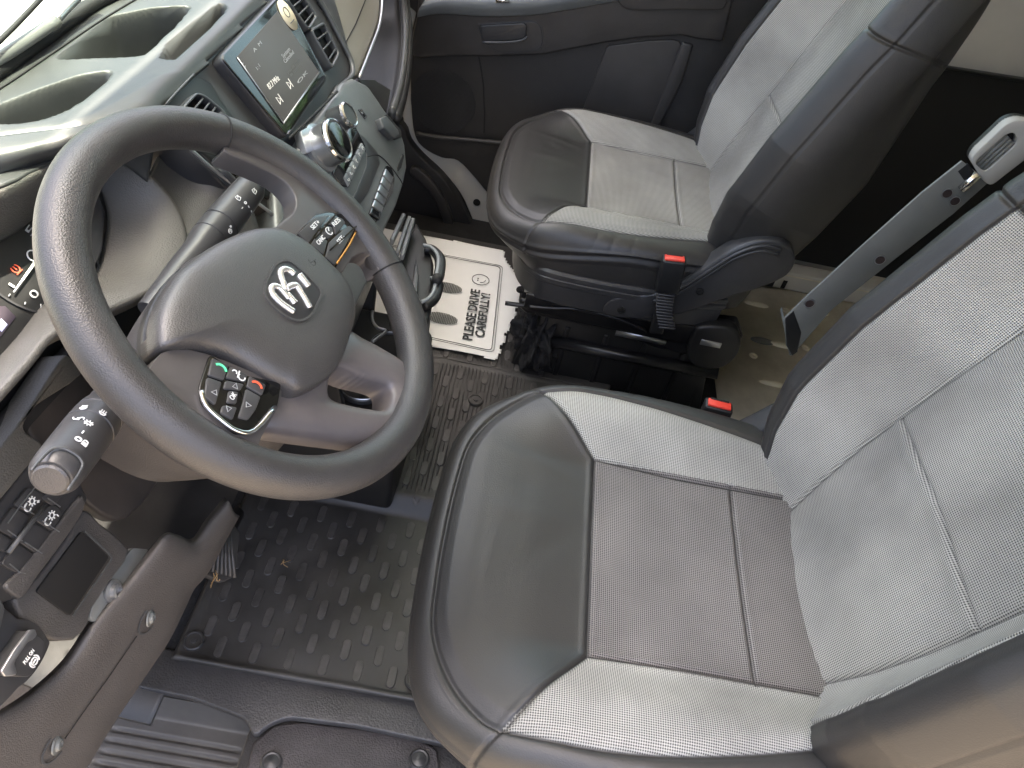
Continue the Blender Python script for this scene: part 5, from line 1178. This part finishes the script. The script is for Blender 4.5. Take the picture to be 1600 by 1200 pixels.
# stalks
def stalk(name, base, tip, r0, r1, m, endcap, marks):
    base, tip = np.array(base), np.array(tip); ax = tip-base; L_ = np.linalg.norm(ax); ax /= L_
    s_ = lathe(name, [(r0*.8, -.06), (r0, 0), (r0*1.02, L_*.22), (r0*1.16, L_*.30), (r0*1.2, L_*.36), (r0*1.14, L_*.365), (r0*1.14, L_*.372), (r0*1.2, L_*.377), (r0*1.22, L_*.50), (r0*1.15, L_*.505), (r0*1.15, L_*.513), (r0*1.22, L_*.518), (r1*1.04, L_*.86), (r1, L_*.95), (r1*.86, L_*.99), (r1*.80, L_), (r1*.55, L_)], base, ax, m, colm, 40, ang=50)
    if endcap: lathe('end_button', [(r1*.70, L_-.001), (r1*.70, L_+.0015), (r1*.62, L_+.003), (.001, L_+.0032)], base, ax, M['hub'], s_, 32)
    return s_, ax, L_
M['stalk'] = mat('stalk_plastic', (.05, .05, .051), .36, bump=.0001, scale=700, var=.1, vscale=20)
b1, t1 = on(185, 612, x=.47), on(80, 748, x=.335)
ls_, lax, lL = stalk('light_stalk', b1, t1, .0170, .0192, M['stalk'], True, None)
b2, t2 = on(285, 425, x=.625), on(396, 288, x=.775)
wsx, wax, wL = stalk('wiper_stalk', b2, t2, .0165, .0175, M['stalk'], False, None)
def on_cyl(base, ax, r, px):
    """point of a real cylinder (axis through base) seen at a photo point, with outward normal"""
    d = ray(px); d = d/np.linalg.norm(d); w_ = CPOS-base
    dp = d-np.dot(d, ax)*ax; wp_ = w_-np.dot(w_, ax)*ax; A = dp@dp; B = 2*dp@wp_; C_ = wp_@wp_-r*r; D = B*B-4*A*C_
    t = (-B-math.sqrt(max(D, 0)))/(2*A); P = CPOS+t*d; n = P-base; n -= np.dot(n, ax)*ax; return P, n/np.linalg.norm(n)
def mark_cyl(base, ax, r, px, polys, parent, wd=.0011, name='symbol'):
    polys = [[(a*.60, b*.60) for a, b in q] for q in polys]; wd = wd*.72
    P, n = on_cyl(base, ax, r, px); pl = Plane(P+n*.0006, n, ax); strokes(name, polys, pl, wd, M['white'], parent, h=.0005)
r_ = .0170*1.22
# polys in (along axis, across)
beam = lambda k: [arc(0, 0, .0045, 90, 270, 9)+[(0, .0045)][:0]]
lamp = [arc(0, 0, .0045, -90, 90, 9), [(0, -.0045), (0, .0045)], [(-.002, -.003), (-.006, -.003)], [(-.002, 0), (-.006, 0)], [(-.002, .003), (-.006, .003)]]
sun_ = [arc(0, 0, .003, 0, 360, 12)]+[[(.0042*math.cos(a), .0042*math.sin(a)), (.0062*math.cos(a), .0062*math.sin(a))] for a in np.linspace(0, 2*PI, 8, endpoint=False)]
park = [arc(-.002, .004, .003, 60, 300, 10), arc(-.002, -.004, .003, -120, 120, 10), [(.001, .002), (.001, -.002)]]
ring_ = [arc(0, 0, .0036, 0, 360, 14)]; lock = [arc(-.002, 0, .003, 90, 270, 8), [(0, -.0035), (.005, -.0035), (.005, .0035), (0, .0035), (0, -.0035)], [(.0015, -.003), (.0015, .003)], [(.0032, -.003), (.0032, .003)]]
for px, pl_, wd in (((131, 638), lamp, .0012), ((160, 646), lamp, .0012), ((122, 656), park, .0012), ((138, 662), sun_, .0013), ((129, 676), [[(-.003, 0), (.003, 0)]], .0018), ((122, 687), ring_, .0018), ((132, 693), lock, .0013)):
    mark_cyl(b1, lax, r_*1.0, px, pl_, ls_, wd)
wipe = [[(-.003, -.005), (.004, -.003), (.004, .004), (-.002, .005), (-.004, 0), (-.003, -.005)], [(-.001, 0), (.005, .004)]]
for px, pl_, wd in (((372, 310), wipe, .001), ((397, 299), wipe, .001), ((383, 317), [arc(0, 0, .0022, 0, 360, 10)], .0013), ((388, 323), [[(0, -.002), (0, .002)]], .0013), ((392, 330), [[(0, -.002), (0, .002)]], .0013), ((378, 325), [[(-.002, 0), (.002, 0)]], .0013), ((359, 360), [arc(-.001, -.001, .0042, 0, 360, 12), [(-.005, 0), (.004, 0)], [(0, -.005), (0, .004)], arc(.006, .004, .0016, 0, 360, 8)], .001)):
    mark_cyl(b2, wax, .0165*1.2, px, pl_, wsx, wd)
# grip facet on the light stalk end
P, n = on_cyl(b1, lax, .0200, (100, 722)); g_ = Plane(P+n*.0006, n, lax); tube('grip_edge', cr(g_.pt(np.array([(.016, -.014), (-.006, -.013), (-.012, -.009), (-.013, 0), (-.012, .009), (-.006, .013), (.016, .014)]), np.array([-.008, -.004, -.001, .0005, -.001, -.004, -.008])), 5), .0012, M['satin'], ls_, 8)

# ================================================================== steering wheel
sw = thing('steering_wheel', 'grained black steering wheel with three spokes and a chrome emblem on its hub', 'steering wheel', tuple(WC))
R0_, r0_ = .1797, .0192
n1_, n2_ = 220, 28; V = []
for i in range(n1_):
    t = 2*PI*i/n1_; c = WC+R0_*(math.cos(t)*WP.a+math.sin(t)*WP.b); rd = math.cos(t)*WP.a+math.sin(t)*WP.b
    for j in range(n2_):
        s = 2*PI*j/n2_; V.append(c+rd*r0_*math.cos(s)+WN*r0_*1.04*math.sin(s))
F = [(i*n2_+j, i*n2_+(j+1) % n2_, ((i+1) % n1_)*n2_+(j+1) % n2_, ((i+1) % n1_)*n2_+j) for i in range(n1_) for j in range(n2_)]
F = [f[::-1] for f in F]
rim = mesh('rim', V, F, M['rim'], sw)
bmx_ = bmesh.new(); bmx_.from_mesh(rim.data); bmesh.ops.recalc_face_normals(bmx_, faces=bmx_.faces); bmx_.to_mesh(rim.data); bmx_.free()
def Wx(p, h=0.0): return WP.off(h).px(p)
def soft(name, px, h, t, m, bev=.005, parent=sw, up=3): return slab(name, cr(Wx(px, h), up, True), WN, t, m, parent, bev, 4)
soft('left_spoke', [(150, 462), (163, 490), (182, 520), (204, 552), (226, 586), (240, 566), (262, 548), (320, 552), (430, 600), (436, 632), (414, 672), (404, 700), (420, 722), (468, 737), (440, 750), (370, 730), (300, 692), (236, 635), (184, 565)], .0125, .030, M['spoke'], .006)
tube('spoke_edge', cr(Wx([(150, 464), (163, 515), (190, 566), (240, 632), (305, 690), (372, 726), (440, 745), (470, 738)], .0135), 5), .0012, M['satin'], sw, 8)
soft('right_spoke', [(349, 234), (372, 222), (410, 222), (460, 240), (520, 282), (575, 338), (612, 392), (618, 408), (600, 424), (592, 420), (585, 404), (572, 395), (552, 402), (528, 432), (484, 420), (420, 376), (436, 350), (456, 334), (463, 318), (458, 298), (436, 276), (396, 256)], .006, .024, M['spoke'], .007)
H = WP.uv(Wx(cr([(522, 576), (560, 588), (592, 596), (606, 602), (611, 612), (608, 630), (597, 641), (575, 638), (545, 632), (518, 622), (514, 600)], 4, True)))
O = WP.uv(Wx(cr([(540, 512), (575, 526), (610, 545), (640, 566), (656, 600), (652, 640), (632, 672), (590, 692), (520, 685), (430, 672), (400, 664), (402, 640), (440, 600), (500, 560)], 4, True)))
cH = H.mean(0); aa = np.linspace(0, 2*PI, 90, endpoint=False)
def polr(C):
    d = C-cH; a = np.arctan2(d[:, 1], d[:, 0]); r = np.hypot(d[:, 0], d[:, 1]); k = np.argsort(a); a, r = a[k], r[k]
    return np.interp(np.mod(aa+PI, 2*PI)-PI, np.concatenate([a-2*PI, a, a+2*PI]), np.concatenate([r, r, r]))
rh, ro = polr(H), polr(O); dirs = np.stack([np.cos(aa), np.sin(aa)], 1)
rows = [WP.pt(cH+dirs*(rh*s+ro*(1-s))[:, None], np.full(90, h)) for s, h in ((1.0, -.030), (1.0, -.004), (.96, .001), (.88, .004), (.70, .006), (.4, .005), (.15, .001), (.0, -.006), (.0, -.022))]
R = np.array(rows); sp = mesh('lower_spoke', R.reshape(-1, 3), gridfaces(R.shape[0], 90, True), M['spoke_lit'], sw)
bmx_ = bmesh.new(); bmx_.from_mesh(sp.data); bmesh.ops.recalc_face_normals(bmx_, faces=bmx_.faces); bmx_.to_mesh(sp.data); bmx_.free()
# seams where rim leather meets the spokes
def rim_seam(t, wd=.0012):
    c = WC+R0_*(math.cos(t)*WP.a+math.sin(t)*WP.b); rd = math.cos(t)*WP.a+math.sin(t)*WP.b
    tube('rim_seam', [c+rd*(r0_+.0003)*math.cos(s)+WN*(r0_*1.04+.0003)*math.sin(s) for s in np.linspace(-PI*.1, PI*1.1, 26)], .0009, M['void'], rim, 6)
for px in ((350, 232), (600, 424)):
    u0 = WP.uv(Wx([px]))[0]; rim_seam(math.atan2(u0[1], u0[0]))
# hub skirt and airbag cover
hub_px = [(232, 508), (243, 474), (266, 436), (292, 414), (325, 392), (370, 372), (405, 366), (432, 370), (468, 389), (503, 421), (529, 449), (541, 474), (543, 502), (537, 528), (522, 572), (505, 596), (480, 614), (452, 624), (430, 614), (395, 597), (345, 568), (300, 556), (262, 556), (240, 556), (232, 545)]
hb = WP.uv(Wx(cr(hub_px, 4, True)))
WH = WP.off(.002)
hb2 = WH.uv(WH.px(cr(hub_px, 4, True)))
cen = hb.mean(0)
dome('hub_skirt', cen+(hb-cen)*1.01, WP.off(.0), M['smooth'], sw, h=.004, base=-.016, rings=6)
hub = dome('hub_cover', hb2, WH, M['hub'], sw, h=.0265, base=-.012, rings=40, p=4.2)
# lower chin crease and moulded words
EP = Plane(*[WH.off(.0262).q, WN], (1, 0, 0)); EPx = lambda p, h=0.0: EP.off(h).px(p)
c4_ = lambda pts: crop(pts, 400, 300, 4.0)
rec = rounded(EPx(c4_([(60, 560), (120, 450), (165, 430), (210, 430), (300, 500), (395, 600), (410, 640), (350, 770), (290, 805), (220, 800), (120, 730), (50, 650)]), .0012), .008, 3)
em = slab('emblem_recess', rec, WN, .006, M['smooth'], hub, .0012)
ringo = EP.uv(rec); strokes('emblem_rim', [[tuple(v) for v in ringo]+[tuple(ringo[0])]], EP.off(.0006), .002, M['hub'], hub, h=.0016)
ramA = [(75, 610), (82, 590), (104, 582), (135, 590), (168, 602), (178, 590), (160, 566), (140, 535), (134, 505), (146, 484), (176, 476), (212, 486), (236, 506), (240, 526), (228, 545), (240, 572), (262, 590), (300, 642), (330, 690), (342, 738), (320, 742), (262, 718), (240, 742), (226, 770), (196, 766), (150, 724), (120, 694), (84, 650)]
ca = np.array(ramA, float)
def relief(name, poly, h, t):
    pc_ = np.array([205, 620]); P3 = EPx(c4_([tuple((np.array(q)-pc_)*1.07+pc_) for q in poly]), h); o = slab(name, rounded(P3, .0015, 2), WN, t, M['badge'], hub, .0011, 2); return o
def ribbon(pts, r=.0030, r2=None):
    P = EP.px(c4_(pts)); n_ = len(P); rr = np.full(n_, r) if r2 is None else np.linspace(r, r2, n_)
    return tube('emblem', cr(np.column_stack([P, rr]), 5)[:, :3]+WN*.0012, np.interp(np.linspace(0, 1, (n_-1)*5+1), np.linspace(0, 1, n_), rr), M['badge'], hub, 12, axis=WN, flat=(1, 1.0))
ribbon([(228, 752), (190, 728), (140, 690), (100, 645), (90, 608), (108, 592), (140, 604), (170, 634), (200, 672)], .0033, .0028)
ribbon([(178, 618), (168, 580), (152, 535), (150, 503), (172, 487), (205, 496), (232, 520)], .0030, .0033)
ribbon([(180, 612), (215, 592), (245, 590), (275, 632), (305, 680), (332, 728)], .0034, .0030)
ribbon([(262, 522), (292, 558), (322, 596)], .0040, .0036)
ribbon([(190, 640), (212, 668), (238, 700)], .0028, .0034)
ptext('AIRBAG', WH.off(.012), (524, 543), (536, 510), M['hub'], hub, hgt=.0062, rise=.001)
for c_ in ((489, 408), (429, 517)):
    u0 = EP.uv(EPx([c_]))[0]; strokes('horn_mark', [arc(u0[0], u0[1], .004, 100, 330, 10), [(u0[0]-.006, u0[1]+.002), (u0[0]+.006, u0[1]-.002)]], EP.off(-.0022), .0009, M['smooth'], hub, h=.0012)
# left key pad
lpd = slab('key_pad', rounded(Wx([(328, 553), (378, 585), (440, 598), (434, 634), (398, 678), (368, 678), (316, 632), (311, 606)], .0150), .004, 3), WN, .006, M['gloss'], sw, .0015)
ks_ = [[(332, 559), (358, 570), (350, 594), (326, 586)], [(360, 572), (387, 585), (384, 597), (353, 590)], [(390, 587), (416, 601), (410, 618), (386, 604)], [(324, 589), (347, 597), (337, 633), (320, 620)], [(385, 607), (408, 620), (400, 640), (388, 656), (373, 652), (380, 630)], [(358, 610), (373, 612), (370, 631), (355, 629)], [(353, 594), (382, 600), (376, 610), (350, 607)], [(348, 633), (371, 636), (364, 656), (345, 645)]]
KPn = WP.off(.0176)
for q in ks_: slab('wheel_key', rounded(Wx(q, .0170), .0015, 2), WN, .004, M['stalk'], lpd, .0008)
def tri(c, d):
    u0 = KPn.uv(KPn.px([c]))[0]; v = KPn.uv(KPn.px([(c[0]+d[0], c[1]+d[1])]))[0]-u0; v = v/np.linalg.norm(v)*.0027; p = np.array([-v[1], v[0]])*.85
    return [tuple(u0+v), tuple(u0-v*.7+p), tuple(u0-v*.7-p), tuple(u0+v)]
strokes('arrow_mark', [tri((368, 603), (2, -8)), tri((357, 639), (-2, 8)), tri((335, 613), (-8, -1)), tri((388, 633), (8, 2))], KPn, .0007, M['whitedim'], lpd, h=.0003)
u0 = KPn.uv(KPn.px([(345, 576)]))[0]; strokes('phone_mark', [arc(u0[0]-.002, u0[1], .0055, -60, 60, 8)], KPn, .0018, M['litgreen'], lpd, h=.0003)
u0 = KPn.uv(KPn.px([(401, 603)]))[0]; strokes('phone_mark', [arc(u0[0]-.002, u0[1], .0055, -60, 60, 8)], KPn, .0018, M['litred'], lpd, h=.0003)
u0 = KPn.uv(KPn.px([(373, 586)]))[0]; strokes('voice_mark', [arc(u0[0], u0[1]-.003, .003, 60, 300, 8), arc(u0[0], u0[1]+.004, .002, -100, 100, 6), [(u0[0]-.003, u0[1]), (u0[0]+.004, u0[1]+.001)]], KPn, .001, M['white'], lpd, h=.0003)
ptext('OK', KPn, (361, 624), (367, 615), M['white'], lpd, hgt=.0045)
tube('pad_trim', cr(Wx([(314, 610), (322, 634), (345, 656), (370, 673), (397, 673), (430, 636)], .0160), 3), .0022, M['chrome'], lpd, 8)
# right key pad
rpd = slab('key_pad', rounded(Wx([(461, 366), (492, 336), (512, 331), (546, 335), (560, 350), (558, 364), (524, 420), (506, 404)], .0088), .004, 3), WN, .006, M['gloss'], sw, .0015)
ks2 = [[(466, 364), (492, 340), (515, 336), (499, 356), (482, 380)], [(519, 337), (535, 341), (540, 348), (525, 366), (521, 352), (508, 350)], [(507, 352), (519, 354), (522, 366), (514, 373), (503, 368)], [(500, 360), (502, 370), (512, 376), (506, 398), (486, 382)], [(515, 378), (528, 366), (546, 352), (554, 358), (524, 414), (509, 401)]]
KR = WP.off(.0112)
for q in ks2: slab('wheel_key', rounded(Wx(q, .0108), .0015, 2), WN, .004, M['stalk'], rpd, .0008)
for s_, a, b in (('SET+', (487, 357), (498, 346)), ('RES', (520, 352), (530, 343)), ('CANC', (496, 381), (506, 370)), ('SET-', (528, 379), (537, 369))): ptext(s_, KR, a, b, M['white'], rpd, hgt=.0048, bold=.012)
u0 = KR.uv(KR.px([(514, 361)]))[0]; strokes('cruise_mark', [arc(u0[0], u0[1], .0042, 20, 300, 12), [(u0[0], u0[1]), (u0[0]+.004, u0[1]+.003)]], KR, .001, M['white'], rpd, h=.0003)
strokes('pad_line', [[tuple(v) for v in WP.uv(Wx([(505, 400), (560, 350)]))], [tuple(v) for v in WP.uv(Wx([(482, 382), (518, 340)]))]], WP.off(.0112), .0016, M['gloss'], rpd, h=.0006)
tube('pad_trim', cr(Wx([(556, 362), (545, 384), (526, 412)], .0095), 4), .0014, mat('amber_trim', (.6, .30, .08), .2, metal=.8), rpd, 8)

# ================================================================== greenery outside, beyond the far door
hd = thing('hedge', 'green leafy hedge outside, mirrored in the touch screen frame', 'hedge', (9, -5, -.6))
rng = np.random.RandomState(11); n_ = 9000
c_ = np.column_stack([9+rng.uniform(-.9, .9, n_), rng.uniform(-13, 6, n_), -.6+2.9*rng.uniform(0, 1, n_)**.8*(1+.12*np.sin(rng.uniform(-13, 6, n_)))])
c_[:, 2] = -.6+(c_[:, 2]+.6)*(.86+.10*np.sin(c_[:, 1]*1.7)+.06*np.sin(c_[:, 1]*4.1+1))
d1 = rng.normal(size=(n_, 3)); d1 /= np.linalg.norm(d1, axis=1)[:, None]; d2 = np.cross(d1, rng.normal(size=(n_, 3))); d2 /= np.linalg.norm(d2, axis=1)[:, None]; sz = rng.uniform(.05, .11, n_)[:, None]
V = np.stack([c_-d1*sz, c_-d2*sz*.5, c_+d1*sz, c_+d2*sz*.5], 1).reshape(-1, 3); F = np.arange(4*n_).reshape(-1, 4)
mesh('foliage', V, F, mat('leaf', (.06, .13, .022), .55, var=.5, vscale=3), hd, False)
box('branches', (9, -3.5, .2), 1.0, 18.5, 1.5, mat('twig', (.03, .045, .012), .9), hd, .1)

# ================================================================== the opened near door, hinged ahead of the driver's opening
od = thing('front_door', 'opened near door with black inner panel, standing outside to the left', 'door', (.05, .78, -.2))
slab('door_panel', [(.06, .78, -.30), (-.98, .93, -.30), (-1.0, .93, .60), (.06, .78, .66)], (-.14, -1, 0), .05, M['doorp'], od, .02)
slab('map_pocket', [(-.10, .775, -.15), (-.85, .875, -.15), (-.85, .875, .12), (-.10, .775, .15)], (-.14, -1, 0), .05, M['doorlow'], od, .02)
slab('armrest', [(-.15, .76, .30), (-.85, .85, .30), (-.85, .85, .38), (-.15, .76, .42)], (-.14, -1, 0), .07, M['smooth'], od, .02)
slab('window_glass', [(.05, .81, .66), (-.98, .95, .60), (-.95, .95, 1.45), (-.30, .86, 1.60)], (-.14, -1, 0), .004, M['glass'], od, 0)
# ================================================================== small dry debris on the mat
rng = np.random.RandomState(5)
M['straw'] = mat('straw', (.42, .27, .12), .8)
dg = thing('dry_grass', 'tiny tuft of dry tan grass at the lower edge of the brake pedal', 'dry grass', tuple(on(340, 905, y=.325)))
for k in range(7):
    q = on(338, 903, y=.322)+rng.uniform(-.006, .006, 3); d = rng.uniform(-1, 1, 3)*[.010, .004, .006]
    tube('blade', cr([q-d, q+rng.uniform(-.003, .003, 3), q+d], 3), .0005, M['straw'], dg, 5)
dg2 = thing('dry_grass', 'tiny curled tan grass stalk lying in the middle of the floor mat', 'dry grass', tuple(on(447, 880, z=.02)))
q = on(447, 880, z=.021)
for k in range(3):
    d = rng.uniform(-1, 1, 3)*[.009, .009, 0]; tube('stalk', cr([q-d, q+[.003*k-.004, .004, .004], q+d*[1, -1, 0]], 4), .0005, M['straw'], dg2, 5)
